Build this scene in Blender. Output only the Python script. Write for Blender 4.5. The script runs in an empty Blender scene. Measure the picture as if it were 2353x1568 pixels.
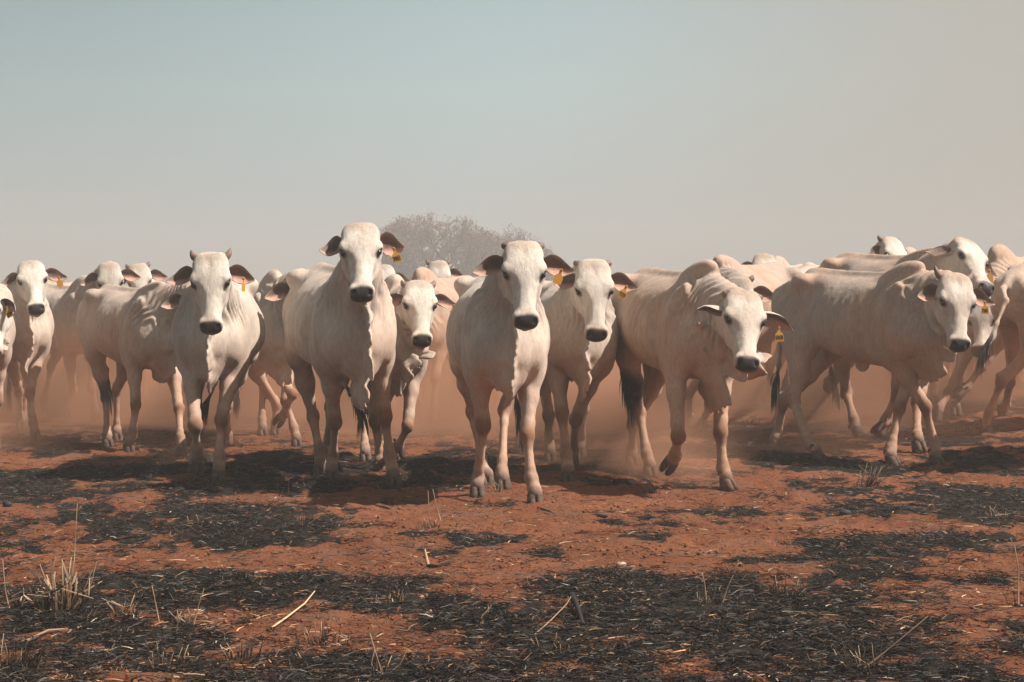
import bpy, math, random
import numpy as np
from mathutils import Vector, Matrix
from mathutils.noise import hetero_terrain

C = bpy.context.scene.collection
scene = bpy.context.scene
R = math.radians

# ------------------------------------------------------------------ camera
CAM_H = 1.2          # photographer crouches
FPX = 5062.0         # focal length in pixels of a 2353 px wide frame
W0, H0, HZ = 2353.0, 1568.0, 680.0
cd = bpy.data.cameras.new('camera')
cam = bpy.data.objects.new('camera', cd)
C.objects.link(cam)
cd.sensor_width = 36.0
cd.lens = FPX / W0 * 36.0
cd.shift_y = -(H0 / 2 - HZ) / W0
cd.clip_end = 5000
cam.location = (0, 0, CAM_H)
cam.rotation_euler = (R(90), 0, 0)
scene.camera = cam

# ------------------------------------------------------------------ light
SUN_EL, SUN_AZ = R(51), R(12)      # azimuth measured from +x towards the camera side
sdir = Vector((math.cos(SUN_EL) * math.cos(SUN_AZ), -math.cos(SUN_EL) * math.sin(SUN_AZ), math.sin(SUN_EL)))
sl = bpy.data.lights.new('sun', 'SUN')
sl.energy = 5.0
sl.angle = R(0.55)
sl.color = (1.0, 0.915, 0.82)
sun = bpy.data.objects.new('sun', sl)
C.objects.link(sun)
sun.rotation_euler = sdir.to_track_quat('Z', 'Y').to_euler()

world = bpy.data.worlds.new('World')
scene.world = world
world.use_nodes = True
nt = world.node_tree
nt.nodes.clear()
def wn(t, **kw):
    n = nt.nodes.new(t)
    for k, v in kw.items():
        setattr(n, k, v)
    return n
sky = wn('ShaderNodeTexSky', sky_type='NISHITA', sun_disc=False)
sky.sun_elevation = SUN_EL
sky.sun_rotation = math.atan2(sdir.x, sdir.y)
sky.dust_density = 6.0
sky.air_density = 1.0
sky.ozone_density = 2.0
bg1 = wn('ShaderNodeBackground')
bg1.inputs['Strength'].default_value = 0.05
bg2 = wn('ShaderNodeBackground')
bg2.inputs['Strength'].default_value = 0.745
tc = wn('ShaderNodeTexCoord')
sep = wn('ShaderNodeSeparateXYZ')
ramp = wn('ShaderNodeValToRGB')
cr = ramp.color_ramp
cr.elements[0].position = 0.0
cr.elements[0].color = (0.63, 0.545, 0.475, 1)
cr.elements[1].position = 1.0
cr.elements[1].color = (0.035, 0.055, 0.075, 1)
for p, c in ((0.014, (0.61, 0.565, 0.515)), (0.032, (0.575, 0.59, 0.57)), (0.055, (0.53, 0.60, 0.595)), (0.095, (0.50, 0.625, 0.625)),
             (0.14, (0.435, 0.555, 0.575)), (0.19, (0.20, 0.29, 0.32)), (0.3, (0.085, 0.12, 0.14))):
    e = cr.elements.new(p)
    e.color = (*c, 1)
# dusty side to the right
mixc = wn('ShaderNodeMixRGB')
mixc.inputs['Color2'].default_value = (0.51, 0.455, 0.395, 1)
mr = wn('ShaderNodeMapRange')
mr.inputs['From Min'].default_value = 0.09
mr.inputs['From Max'].default_value = 0.34
mr.inputs['To Min'].default_value = 0.0
mr.inputs['To Max'].default_value = 0.85
mr.interpolation_type = 'SMOOTHSTEP'
nz = wn('ShaderNodeTexNoise')
nz.inputs['Scale'].default_value = 3.0
nz.inputs['Detail'].default_value = 3.0
ma = wn('ShaderNodeMath', operation='MULTIPLY_ADD')
ma.inputs[1].default_value = 0.22
add = wn('ShaderNodeMixShader')
add.inputs[0].default_value = 0.85
out = wn('ShaderNodeOutputWorld')
L = nt.links.new
L(tc.outputs['Generated'], sep.inputs[0])
L(tc.outputs['Generated'], nz.inputs['Vector'])
L(sep.outputs['Z'], ramp.inputs[0])
L(nz.outputs['Fac'], ma.inputs[0])
L(sep.outputs['X'], ma.inputs[2])
L(ma.outputs[0], mr.inputs['Value'])
L(mr.outputs[0], mixc.inputs['Fac'])
L(ramp.outputs['Color'], mixc.inputs['Color1'])
dk = wn('ShaderNodeMapRange')
dk.inputs['From Min'].default_value = -0.30
dk.inputs['From Max'].default_value = 0.02
dk.inputs['To Min'].default_value = 0.86
dk.inputs['To Max'].default_value = 1.0
dk.interpolation_type = 'SMOOTHSTEP'
L(sep.outputs['X'], dk.inputs['Value'])
dv = wn('ShaderNodeVectorMath', operation='SCALE')
lz = wn('ShaderNodeMapRange')
lz.inputs['From Min'].default_value = 0.015
lz.inputs['From Max'].default_value = 0.13
lx = wn('ShaderNodeMapRange')
lx.inputs['From Min'].default_value = 0.06
lx.inputs['From Max'].default_value = -0.26
lx.inputs['To Max'].default_value = 0.38
lx.interpolation_type = 'SMOOTHSTEP'
lm = wn('ShaderNodeMath', operation='MULTIPLY')
mixl = wn('ShaderNodeMixRGB')
mixl.inputs['Color2'].default_value = (0.18, 0.30, 0.31, 1)
L(sep.outputs['Z'], lz.inputs['Value'])
L(sep.outputs['X'], lx.inputs['Value'])
L(lz.outputs[0], lm.inputs[0])
L(lx.outputs[0], lm.inputs[1])
L(lm.outputs[0], mixl.inputs['Fac'])
L(mixc.outputs['Color'], mixl.inputs['Color1'])
L(mixl.outputs['Color'], dv.inputs[0])
L(dk.outputs[0], dv.inputs['Scale'])
L(dv.outputs[0], bg2.inputs['Color'])
L(sky.outputs['Color'], bg1.inputs['Color'])
L(bg1.outputs[0], add.inputs[1])
L(bg2.outputs[0], add.inputs[2])
L(add.outputs[0], out.inputs['Surface'])

scene.view_settings.view_transform = 'Standard'
scene.view_settings.look = 'None'
scene.view_settings.exposure = 0.60
scene.view_settings.gamma = 1.0
scene.cycles.use_denoising = True
scene.cycles.volume_step_rate = 0.35
scene.cycles.volume_max_steps = 128
scene.cycles.volume_bounces = 0
scene.cycles.max_bounces = 5
scene.cycles.diffuse_bounces = 3

# ------------------------------------------------------------------ small helpers
def sstep(a, b, x):
    t = np.clip((x - a) / (b - a), 0, 1)
    return t * t * (3 - 2 * t)

def _hash(ix, iy, iz, seed):
    h = (ix.astype(np.int64) * 374761393 + iy.astype(np.int64) * 668265263 + iz.astype(np.int64) * 2147483647 + seed * 1274126177) & 0xffffffff
    h = ((h ^ (h >> 13)) * 1274126177) & 0xffffffff
    h = (h ^ (h >> 16)) & 0xffffff
    return h.astype(np.float32) / float(0xffffff)

def vnoise(x, y, z=None, seed=0):
    """value noise in 0..1"""
    x = np.asarray(x, dtype=np.float64)
    y = np.asarray(y, dtype=np.float64)
    z = np.zeros_like(x) if z is None else np.asarray(z, dtype=np.float64)
    ix, iy, iz = np.floor(x), np.floor(y), np.floor(z)
    fx, fy, fz = x - ix, y - iy, z - iz
    fx, fy, fz = (t * t * (3 - 2 * t) for t in (fx, fy, fz))
    r = 0
    for a in (0, 1):
        for b in (0, 1):
            for c in (0, 1):
                wgt = (fx if a else 1 - fx) * (fy if b else 1 - fy) * (fz if c else 1 - fz)
                r = r + wgt * _hash(ix + a, iy + b, iz + c, seed)
    return r

def fbm(x, y, z=None, seed=0, oct=4):
    r, a, t = 0, 1.0, 0
    for o in range(oct):
        m = 2.03 ** o
        r = r + a * vnoise(x * m, y * m, None if z is None else z * m, seed + o * 7)
        t += a
        a *= 0.5
    return r / t

def ground_z(x, y):
    x = np.asarray(x, dtype=np.float64)
    y = np.asarray(y, dtype=np.float64)
    z = 0.17 * sstep(15.0, 22.0, y) * sstep(0.8, 4.5, x)
    z = z + 0.045 * (fbm(x * 0.9 + 11, y * 0.75 + 3, seed=5, oct=3) - 0.5) * sstep(3, 6, y)
    z = z + 0.028 * (fbm(x * 3.1, y * 2.6, seed=9, oct=3) - 0.5)
    return z

def P(px, py, d):
    """world point seen at photo pixel (2353 px scale) at distance d"""
    return Vector(((px - W0 / 2) / FPX * d, d, CAM_H - (py - HZ) / FPX * d))

def GP(px, py):
    """ground point under a photo pixel"""
    z = 0.0
    for _ in range(6):
        d = FPX * (CAM_H - z) / (py - HZ)
        p = P(px, py, d)
        z = float(ground_z(p.x, p.y))
    return Vector((p.x, p.y, z))

def mesh_np(name, V, Fq, mat, smooth=True, col=None, attrs=None, tris=False):
    """V (n,3), Fq (m,4) or (m,3) faces"""
    me = bpy.data.meshes.new(name)
    V = np.asarray(V, dtype=np.float32)
    Fq = np.asarray(Fq, dtype=np.int32)
    k = Fq.shape[1]
    me.vertices.add(len(V))
    me.vertices.foreach_set('co', V.ravel())
    me.loops.add(Fq.size)
    me.loops.foreach_set('vertex_index', Fq.ravel())
    me.polygons.add(len(Fq))
    me.polygons.foreach_set('loop_start', np.arange(0, Fq.size, k, dtype=np.int32))
    me.polygons.foreach_set('loop_total', np.full(len(Fq), k, dtype=np.int32))
    me.update(calc_edges=True)
    me.validate()
    if smooth:
        me.polygons.foreach_set('use_smooth', np.ones(len(me.polygons), dtype=bool))
    if col is not None:
        a = me.color_attributes.new('tint', 'FLOAT_COLOR', 'POINT')
        cc = np.ones((len(V), 4), dtype=np.float32)
        cc[:, :3] = col
        a.data.foreach_set('color', cc.ravel())
    for kname, arr in (attrs or {}).items():
        a = me.attributes.new(kname, 'FLOAT', 'POINT')
        a.data.foreach_set('value', np.asarray(arr, dtype=np.float32))
    me.materials.append(mat)
    return me

def link(name, me, parent=None):
    o = bpy.data.objects.new(name, me)
    C.objects.link(o)
    if parent is not None:
        o.parent = parent
    return o

def tag(o, label=None, cat=None, group=None, kind=None):
    if label: o['label'] = label
    if cat: o['category'] = cat
    if group: o['group'] = group
    if kind: o['kind'] = kind
    return o

# ------------------------------------------------------------------ materials
def new_mat(name):
    m = bpy.data.materials.new(name)
    m.use_nodes = True
    t = m.node_tree
    b = t.nodes['Principled BSDF']
    return m, t, b

def nd(t, typ, **kw):
    n = t.nodes.new(typ)
    for k, v in kw.items():
        if k.startswith('i_'):
            n.inputs[k[2:].replace('_', ' ')].default_value = v
        else:
            setattr(n, k, v)
    return n

def mat_coat():
    m, t, b = new_mat('cattle_coat')
    at = nd(t, 'ShaderNodeAttribute', attribute_name='tint')
    co = nd(t, 'ShaderNodeTexCoord')
    mp = nd(t, 'ShaderNodeMapping')
    mp.inputs['Scale'].default_value = (1.0, 1.0, 0.35)
    n1 = nd(t, 'ShaderNodeTexNoise', i_Scale=55.0, i_Detail=5.0, i_Roughness=0.7)
    n2 = nd(t, 'ShaderNodeTexNoise', i_Scale=9.0, i_Detail=4.0, i_Roughness=0.6)
    t.links.new(co.outputs['Object'], mp.inputs['Vector'])
    t.links.new(mp.outputs[0], n1.inputs['Vector'])
    t.links.new(mp.outputs[0], n2.inputs['Vector'])
    r1 = nd(t, 'ShaderNodeMapRange')
    r1.inputs['From Min'].default_value = 0.3
    r1.inputs['From Max'].default_value = 0.7
    r1.inputs['To Min'].default_value = 0.80
    r1.inputs['To Max'].default_value = 1.10
    r2 = nd(t, 'ShaderNodeMapRange')
    r2.inputs['From Min'].default_value = 0.3
    r2.inputs['From Max'].default_value = 0.7
    r2.inputs['To Min'].default_value = 0.84
    r2.inputs['To Max'].default_value = 1.06
    t.links.new(n1.outputs['Fac'], r1.inputs['Value'])
    t.links.new(n2.outputs['Fac'], r2.inputs['Value'])
    mu = nd(t, 'ShaderNodeMath', operation='MULTIPLY')
    t.links.new(r1.outputs[0], mu.inputs[0])
    t.links.new(r2.outputs[0], mu.inputs[1])
    vm = nd(t, 'ShaderNodeVectorMath', operation='SCALE')
    t.links.new(at.outputs['Color'], vm.inputs[0])
    t.links.new(mu.outputs[0], vm.inputs['Scale'])
    t.links.new(vm.outputs[0], b.inputs['Base Color'])
    # wet-looking dark skin (nose) is glossier than the hair
    sp = nd(t, 'ShaderNodeSeparateColor')
    t.links.new(at.outputs['Color'], sp.inputs[0])
    rr = nd(t, 'ShaderNodeMapRange')
    rr.inputs['From Min'].default_value = 0.04
    rr.inputs['From Max'].default_value = 0.16
    rr.inputs['To Min'].default_value = 0.30
    rr.inputs['To Max'].default_value = 0.8
    t.links.new(sp.outputs[0], rr.inputs['Value'])
    t.links.new(rr.outputs[0], b.inputs['Roughness'])
    b.inputs['Specular IOR Level'].default_value = 0.3
    b.inputs['Sheen Weight'].default_value = 0.12
    b.inputs['Sheen Roughness'].default_value = 0.5
    bp = nd(t, 'ShaderNodeBump', i_Strength=0.7, i_Distance=0.010)
    n3 = nd(t, 'ShaderNodeTexNoise', i_Scale=26.0, i_Detail=6.0, i_Roughness=0.72)
    t.links.new(mp.outputs[0], n3.inputs['Vector'])
    t.links.new(n3.outputs['Fac'], bp.inputs['Height'])
    t.links.new(bp.outputs[0], b.inputs['Normal'])
    return m

def mat_simple(name, col, rough=0.7, var=0.15, scale=30.0, bump=0.2, dist=0.003, spec=0.4):
    m, t, b = new_mat(name)
    co = nd(t, 'ShaderNodeTexCoord')
    n = nd(t, 'ShaderNodeTexNoise', i_Scale=scale, i_Detail=5.0)
    t.links.new(co.outputs['Object'], n.inputs['Vector'])
    r = nd(t, 'ShaderNodeMapRange')
    r.inputs['From Min'].default_value = 0.3
    r.inputs['From Max'].default_value = 0.7
    r.inputs['To Min'].default_value = 1 - var
    r.inputs['To Max'].default_value = 1 + var
    t.links.new(n.outputs['Fac'], r.inputs['Value'])
    vm = nd(t, 'ShaderNodeVectorMath', operation='SCALE')
    vm.inputs[0].default_value = col
    t.links.new(r.outputs[0], vm.inputs['Scale'])
    t.links.new(vm.outputs[0], b.inputs['Base Color'])
    b.inputs['Roughness'].default_value = rough
    b.inputs['Specular IOR Level'].default_value = spec
    if bump:
        bp = nd(t, 'ShaderNodeBump', i_Strength=bump, i_Distance=dist)
        t.links.new(n.outputs['Fac'], bp.inputs['Height'])
        t.links.new(bp.outputs[0], b.inputs['Normal'])
    return m

def mat_attr(name, rough=0.8, spec=0.3):
    m, t, b = new_mat(name)
    at = nd(t, 'ShaderNodeAttribute', attribute_name='tint')
    t.links.new(at.outputs['Color'], b.inputs['Base Color'])
    b.inputs['Roughness'].default_value = rough
    b.inputs['Specular IOR Level'].default_value = spec
    return m

M_COAT = mat_coat()
M_EYE = mat_simple('eye_black', (0.012, 0.009, 0.008), 0.12, 0.1, bump=0, spec=0.6)
M_HORN = mat_simple('horn_brown', (0.20, 0.13, 0.10), 0.6, 0.3, 60, 0.3)
M_HOOF = mat_simple('hoof_horn', (0.10, 0.065, 0.048), 0.75, 0.5, 35, 0.3, spec=0.2)
M_TUFT = mat_simple('tail_hair', (0.022, 0.018, 0.017), 0.6, 0.4, 20, 0)
M_TAG = mat_simple('tag_plastic', (0.50, 0.24, 0.03), 0.45, 0.08, 40, 0.05)
M_INK = mat_simple('tag_ink', (0.03, 0.02, 0.015), 0.6, 0.1, 40, 0)

# ------------------------------------------------------------------ signed-field body builder
class Field:
    def __init__(s, lo, hi, h):
        s.h = h
        s.lo = np.array(lo, dtype=np.float64)
        s.n = np.ceil((np.array(hi) - s.lo) / h).astype(int) + 1
        s.ax = [(s.lo[i] + h * np.arange(s.n[i])).astype(np.float32) for i in range(3)]
        s.F = np.full(tuple(s.n), 0.4, dtype=np.float32)

    def add(s, fn, lo, hi, k=0.03, op='u'):
        m = k + 0.03
        a = np.maximum(np.floor((np.array(lo) - m - s.lo) / s.h).astype(int), 0)
        b = np.minimum(np.ceil((np.array(hi) + m - s.lo) / s.h).astype(int) + 1, s.n)
        if (b <= a).any():
            return
        X = s.ax[0][a[0]:b[0]][:, None, None]
        Y = s.ax[1][a[1]:b[1]][None, :, None]
        Z = s.ax[2][a[2]:b[2]][None, None, :]
        d = fn(X, Y, Z).astype(np.float32)
        sl = (slice(a[0], b[0]), slice(a[1], b[1]), slice(a[2], b[2]))
        f = s.F[sl]
        if op == 'u':
            hh = np.maximum(k - np.abs(f - d), 0) / k
            s.F[sl] = np.minimum(f, d) - hh * hh * k * 0.25
        elif op == 's':
            d = -d
            hh = np.maximum(k - np.abs(f - d), 0) / k
            s.F[sl] = np.maximum(f, d) + hh * hh * k * 0.25
        elif op == 'a':
            s.F[sl] = f + d

    def ecap(s, p0, p1, r0, r1, up=(0, 0, 1), k=0.03, warp=None, op='u'):
        p0 = np.array(p0, dtype=np.float64)
        p1 = np.array(p1, dtype=np.float64)
        w = p1 - p0
        Ln = max(np.linalg.norm(w), 1e-5)
        w = w / Ln
        up = np.array(up, dtype=np.float64)
        sd = np.cross(w, up)
        if np.linalg.norm(sd) < 1e-3:
            sd = np.cross(w, np.array([0.3, 1.0, 0.2]))
        sd /= np.linalg.norm(sd)
        uv = np.cross(sd, w)
        a0, b0 = r0
        a1, b1 = r1
        rm = max(a0, b0, a1, b1)
        lo = np.minimum(p0, p1) - rm
        hi = np.maximum(p0, p1) + rm
        w, sd, uv = (v.astype(np.float32) for v in (w, sd, uv))
        q0 = p0.astype(np.float32)
        def fn(X, Y, Z):
            x, y, z = X - q0[0], Y - q0[1], Z - q0[2]
            if warp is not None:
                y = y + warp(X, Y, Z)
            t = x * w[0] + y * w[1] + z * w[2]
            ss = x * sd[0] + y * sd[1] + z * sd[2]
            uu = x * uv[0] + y * uv[1] + z * uv[2]
            tc_ = np.clip(t / np.float32(Ln), 0, 1)
            ax_ = t - tc_ * np.float32(Ln)
            a = a0 + (a1 - a0) * tc_
            b = b0 + (b1 - b0) * tc_
            c = (a + b) * 0.5
            c = np.minimum(c, np.minimum(a, b) * 1.4)
            e1, e2, e3 = ss / a, uu / b, ax_ / c
            k0 = np.sqrt(e1 * e1 + e2 * e2 + e3 * e3) + 1e-5
            k1 = np.sqrt((e1 / a) ** 2 + (e2 / b) ** 2 + (e3 / c) ** 2) + 1e-5
            return k0 * (k0 - 1) / k1
        s.add(fn, lo, hi, k, op)

    def ell(s, c, ax3, k=0.03, op='u', frame=None, amp=1.0):
        """ellipsoid, frame rows = local axes"""
        c = np.array(c, dtype=np.float64)
        Rm = np.eye(3) if frame is None else np.array(frame)
        rr = np.abs(Rm.T) @ np.array(ax3)
        Rf = Rm.astype(np.float32)
        cf = c.astype(np.float32)
        a = [np.float32(v) for v in ax3]
        def fn(X, Y, Z):
            x, y, z = X - cf[0], Y - cf[1], Z - cf[2]
            e = [(x * Rf[i, 0] + y * Rf[i, 1] + z * Rf[i, 2]) / a[i] for i in range(3)]
            k0 = np.sqrt(e[0] ** 2 + e[1] ** 2 + e[2] ** 2) + 1e-5
            k1 = np.sqrt((e[0] / a[0]) ** 2 + (e[1] / a[1]) ** 2 + (e[2] / a[2]) ** 2) + 1e-5
            return k0 * (k0 - 1) / k1
        s.add(fn, c - rr, c + rr, k, op)

    def bump(s, c, rad, amp):
        """push the surface out (amp > 0) or in near a point"""
        c = np.array(c, dtype=np.float64)
        rad = np.array(rad, dtype=np.float64) if np.ndim(rad) else np.full(3, rad)
        def fn(X, Y, Z):
            q = ((X - c[0]) / rad[0]) ** 2 + ((Y - c[1]) / rad[1]) ** 2 + ((Z - c[2]) / rad[2]) ** 2
            return -amp * np.exp(-q * 1.5)
        s.add(fn, c - rad * 1.8, c + rad * 1.8, 0.0001, 'a')

def widen(tab):
    return [(x, w * ((1.04 + 0.12 * max(0.0, min(1.0, (x - 0.04) / 0.12))) if x < 0.22 else 1.16 - 0.10 * min(1, (x - 0.22) / 0.12)), a, b) for x, w, a, b in tab]

def dense(tab, n=120):
    """monotone-ish smooth resampling of a section table"""
    tab = np.array(tab, dtype=np.float64)
    x = tab[:, 0]
    xs = np.linspace(x[0], x[-1], n)
    outc = [xs]
    for c in range(1, tab.shape[1]):
        y = tab[:, c]
        m = np.gradient(y, x)
        i = np.clip(np.searchsorted(x, xs) - 1, 0, len(x) - 2)
        hh = x[i + 1] - x[i]
        t = (xs - x[i]) / hh
        outc.append((2 * t**3 - 3 * t**2 + 1) * y[i] + (t**3 - 2 * t**2 + t) * hh * m[i]
                    + (-2 * t**3 + 3 * t**2) * y[i + 1] + (t**3 - t**2) * hh * m[i + 1])
    return np.array(outc)

#                x     half w  z bottom z top
TORSO = dense([(-1.47, 0.03, 1.06, 1.14), (-1.42, 0.09, 0.96, 1.20), (-1.32, 0.145, 0.88, 1.255), (-1.18, 0.185, 0.83, 1.29),
               (-1.00, 0.215, 0.79, 1.31), (-0.82, 0.25, 0.745, 1.29), (-0.62, 0.29, 0.695, 1.27), (-0.42, 0.298, 0.665, 1.26),
               (-0.22, 0.268, 0.645, 1.27), (-0.05, 0.232, 0.64, 1.28), (0.10, 0.205, 0.65, 1.24), (0.22, 0.175, 0.67, 1.17),
               (0.31, 0.13, 0.71, 1.07), (0.37, 0.075, 0.77, 0.97), (0.40, 0.02, 0.80, 0.90)])
#                X (poll to nose), half width, back (throat side), front (face side)
HEAD = dense(widen([(-0.022, 0.055, -0.085, -0.024), (-0.010, 0.078, -0.110, -0.008), (0.01, 0.092, -0.13, 0.002), (0.05, 0.107, -0.165, 0.010),
              (0.10, 0.112, -0.195, 0.016), (0.15, 0.113, -0.215, 0.018), (0.20, 0.106, -0.225, 0.014), (0.25, 0.088, -0.215, 0.006),
              (0.30, 0.072, -0.19, -0.003), (0.36, 0.061, -0.16, -0.010), (0.41, 0.059, -0.142, -0.014), (0.45, 0.066, -0.135, -0.016),
              (0.485, 0.071, -0.130, -0.022), (0.51, 0.063, -0.122, -0.034), (0.525, 0.045, -0.11, -0.048), (0.533, 0.02, -0.095, -0.062)]))

def loft_fn(T, taper, p, ref=None, scale_w=1.0):
    """section loft along local x; ref = (origin, 3x3 rows) for a posed frame"""
    xs = T[0]
    def fn(X, Y, Z):
        if ref is not None:
            o, M = ref
            x, y, z = X - np.float32(o[0]), Y - np.float32(o[1]), Z - np.float32(o[2])
            lx = x * M[0][0] + y * M[0][1] + z * M[0][2]
            ly = x * M[1][0] + y * M[1][1] + z * M[1][2]
            lz = x * M[2][0] + y * M[2][1] + z * M[2][2]
        else:
            lx, ly, lz = X, Y, Z
        w = np.interp(lx, xs, T[1]) * scale_w
        zb = np.interp(lx, xs, T[2])
        zt = np.interp(lx, xs, T[3])
        zc, hh = (zt + zb) / 2, (zt - zb) / 2
        u = (lz - zc) / hh
        tp = taper if np.isscalar(taper) else np.interp(lx, taper[0], taper[1])
        wl = w * (1 + tp * np.clip(u, -1.2, 1.2))
        q = (np.abs(ly / wl) ** p + np.abs(u) ** p) ** (1 / p)
        d = (q - 1) * np.minimum(w, hh) * 0.95
        over = np.maximum(lx - xs[-1], xs[0] - lx)
        return np.maximum(d, over)
    return fn

def surface_nets(F, lo, h, iters=2):
    ins = F < 0
    n = np.array(F.shape)
    c = ins[:-1, :-1, :-1].astype(np.int8)
    cnt = np.zeros_like(c)
    offs = [(a, b, d) for a in (0, 1) for b in (0, 1) for d in (0, 1)]
    for a, b, d in offs:
        cnt += ins[a:n[0] - 1 + a, b:n[1] - 1 + b, d:n[2] - 1 + d]
    act = np.argwhere((cnt > 0) & (cnt < 8))
    idx = np.full(tuple(n - 1), -1, dtype=np.int32)
    idx[act[:, 0], act[:, 1], act[:, 2]] = np.arange(len(act))
    vals = {o: F[act[:, 0] + o[0], act[:, 1] + o[1], act[:, 2] + o[2]] for o in offs}
    acc = np.zeros((len(act), 3))
    num = np.zeros(len(act))
    for o in offs:
        for axis in range(3):
            if o[axis] == 0:
                o2 = list(o)
                o2[axis] = 1
                o2 = tuple(o2)
                v0, v1 = vals[o], vals[o2]
                m = (v0 < 0) != (v1 < 0)
                t = np.where(m, v0 / np.where(m, v0 - v1, 1), 0)
                for q in range(3):
                    acc[:, q] += np.where(m, o[q] + (t if q == axis else 0), 0)
                num += m
    V = lo + h * (act + acc / num[:, None])
    faces = []
    for axis in range(3):
        sl0 = [slice(1, -1)] * 3
        sl1 = [slice(1, -1)] * 3
        sl0[axis] = slice(0, -1)
        sl1[axis] = slice(1, None)
        a, b = ins[tuple(sl0)], ins[tuple(sl1)]
        e = np.argwhere(a != b)
        if not len(e):
            continue
        sgn = a[e[:, 0], e[:, 1], e[:, 2]]
        base = e.copy()
        u, v = (axis + 1) % 3, (axis + 2) % 3
        base[:, u] += 1
        base[:, v] += 1
        def cell(du, dv):
            q = base.copy()
            q[:, u] -= du
            q[:, v] -= dv
            return idx[q[:, 0], q[:, 1], q[:, 2]]
        f = np.stack([cell(0, 0), cell(1, 0), cell(1, 1), cell(0, 1)], 1)
        f[~sgn] = f[~sgn][:, ::-1]
        faces.append(f)
    Fq = np.concatenate(faces)
    # light Taubin smoothing
    e = np.concatenate([Fq[:, [0, 1]], Fq[:, [1, 2]], Fq[:, [2, 3]], Fq[:, [3, 0]]])
    deg = np.bincount(e.ravel(), minlength=len(V)).astype(np.float64)
    for it in range(iters):
        for lam in (0.5, -0.45):
            s_ = np.zeros_like(V)
            for q in range(3):
                s_[:, q] = np.bincount(e[:, 0], weights=V[e[:, 1], q], minlength=len(V)) + np.bincount(e[:, 1], weights=V[e[:, 0], q], minlength=len(V))
            V = V + lam * (s_ / deg[:, None] - V)
    return V, Fq

def grid_faces(nu, nv, off=0, closed=False, flip=False):
    f = []
    for i in range(nu - 1):
        for j in range(nv if closed else nv - 1):
            a = off + i * nv + j
            b = off + i * nv + (j + 1) % nv
            q = (a, b, b + nv, a + nv)
            f.append(q[::-1] if flip else q)
    return f

def ear_mesh(base, e1, e2, e3, length, width, droop, off):
    """cupped leaf-shaped ear; concave side faces e3. returns verts, faces, colours"""
    nu, nv = 15, 11
    V, Cc = [], []
    for side in (0, 1):
        for i in range(nu):
            u = i / (nu - 1)
            hw = width * 0.5 * (0.10 + 1.10 * math.sin(math.pi * (0.10 + 0.72 * u)) ** 1.3) * (1 - u ** 2.6) ** 0.7 + 0.003
            if u < 0.25:
                hw = hw * (0.75 + u)
            th = R(125 - 82 * min(1, u * 1.35))
            rad = hw / max(0.35, math.sin(min(th, R(90))))
            cen = base + e1 * (length * u) + e2 * (droop * length * u * u)
            for j in range(nv):
                v = -1 + 2 * j / (nv - 1)
                a = v * th
                rr = rad + (0.0035 if side else -0.0025) * (1 - abs(v) ** 6)
                p = cen + e2 * (math.sin(a) * rr) - e3 * ((math.cos(a)) * rr - rad * 0.4)
                V.append(p)
                if side:   # hairy back
                    k = 0.5 * u
                    Cc.append((0.64 - 0.18 * k, 0.57 - 0.19 * k, 0.49 - 0.18 * k))
                else:      # inside: dark above, pink below, pale rim
                    rim = max(abs(v) ** 5, u ** 7)
                    lowr = float(sstep(-0.15, 0.35, np.array(v + 0.45 * (u - 0.45)))) * float(sstep(0.12, 0.4, np.array(u)))
                    pink = np.array((0.56, 0.31, 0.23)) * (0.85 + 0.3 * ((i * 7 + j * 3) % 5) / 5)
                    dark = np.array((0.12, 0.072, 0.055))
                    c_ = dark * (1 - lowr) + pink * lowr
                    c_ = c_ * (1 - rim * 0.8) + np.array((0.5, 0.40, 0.33)) * rim * 0.8
                    Cc.append(tuple(c_))
    F_ = grid_faces(nu, nv, off, flip=False) + grid_faces(nu, nv, off + nu * nv, flip=True)
    n = nu * nv
    for i in range(nu - 1):
        a = off + i * nv
        F_.append((a + n, a, a + nv, a + nv + n)[::-1])
        a += nv - 1
        F_.append((a, a + n, a + n + nv, a + nv)[::-1])
    for j in range(nv - 1):
        a = off + (nu - 1) * nv + j
        F_.append((a, a + 1, a + 1 + n, a + n))
    return V, F_, Cc

def tube(pts, radii, n=8, flat=1.0):
    V, F_ = [], []
    pts = [Vector(p) for p in pts]
    prev = None
    for i, p in enumerate(pts):
        d = (pts[min(i + 1, len(pts) - 1)] - pts[max(i - 1, 0)]).normalized()
        a = d.orthogonal().normalized() if prev is None else (prev - d * prev.dot(d)).normalized()
        prev = a
        b = d.cross(a)
        for k in range(n):
            t = 2 * math.pi * k / n
            V.append(p + a * (math.cos(t) * radii[i]) + b * (math.sin(t) * radii[i] * flat))
    for i in range(len(pts) - 1):
        for k in range(n):
            q = i * n + k
            r_ = i * n + (k + 1) % n
            F_.append((q, r_, r_ + n, q + n))
    return V, F_

def np3(v):
    return np.array((v[0], v[1], v[2]), dtype=np.float64)

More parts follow.
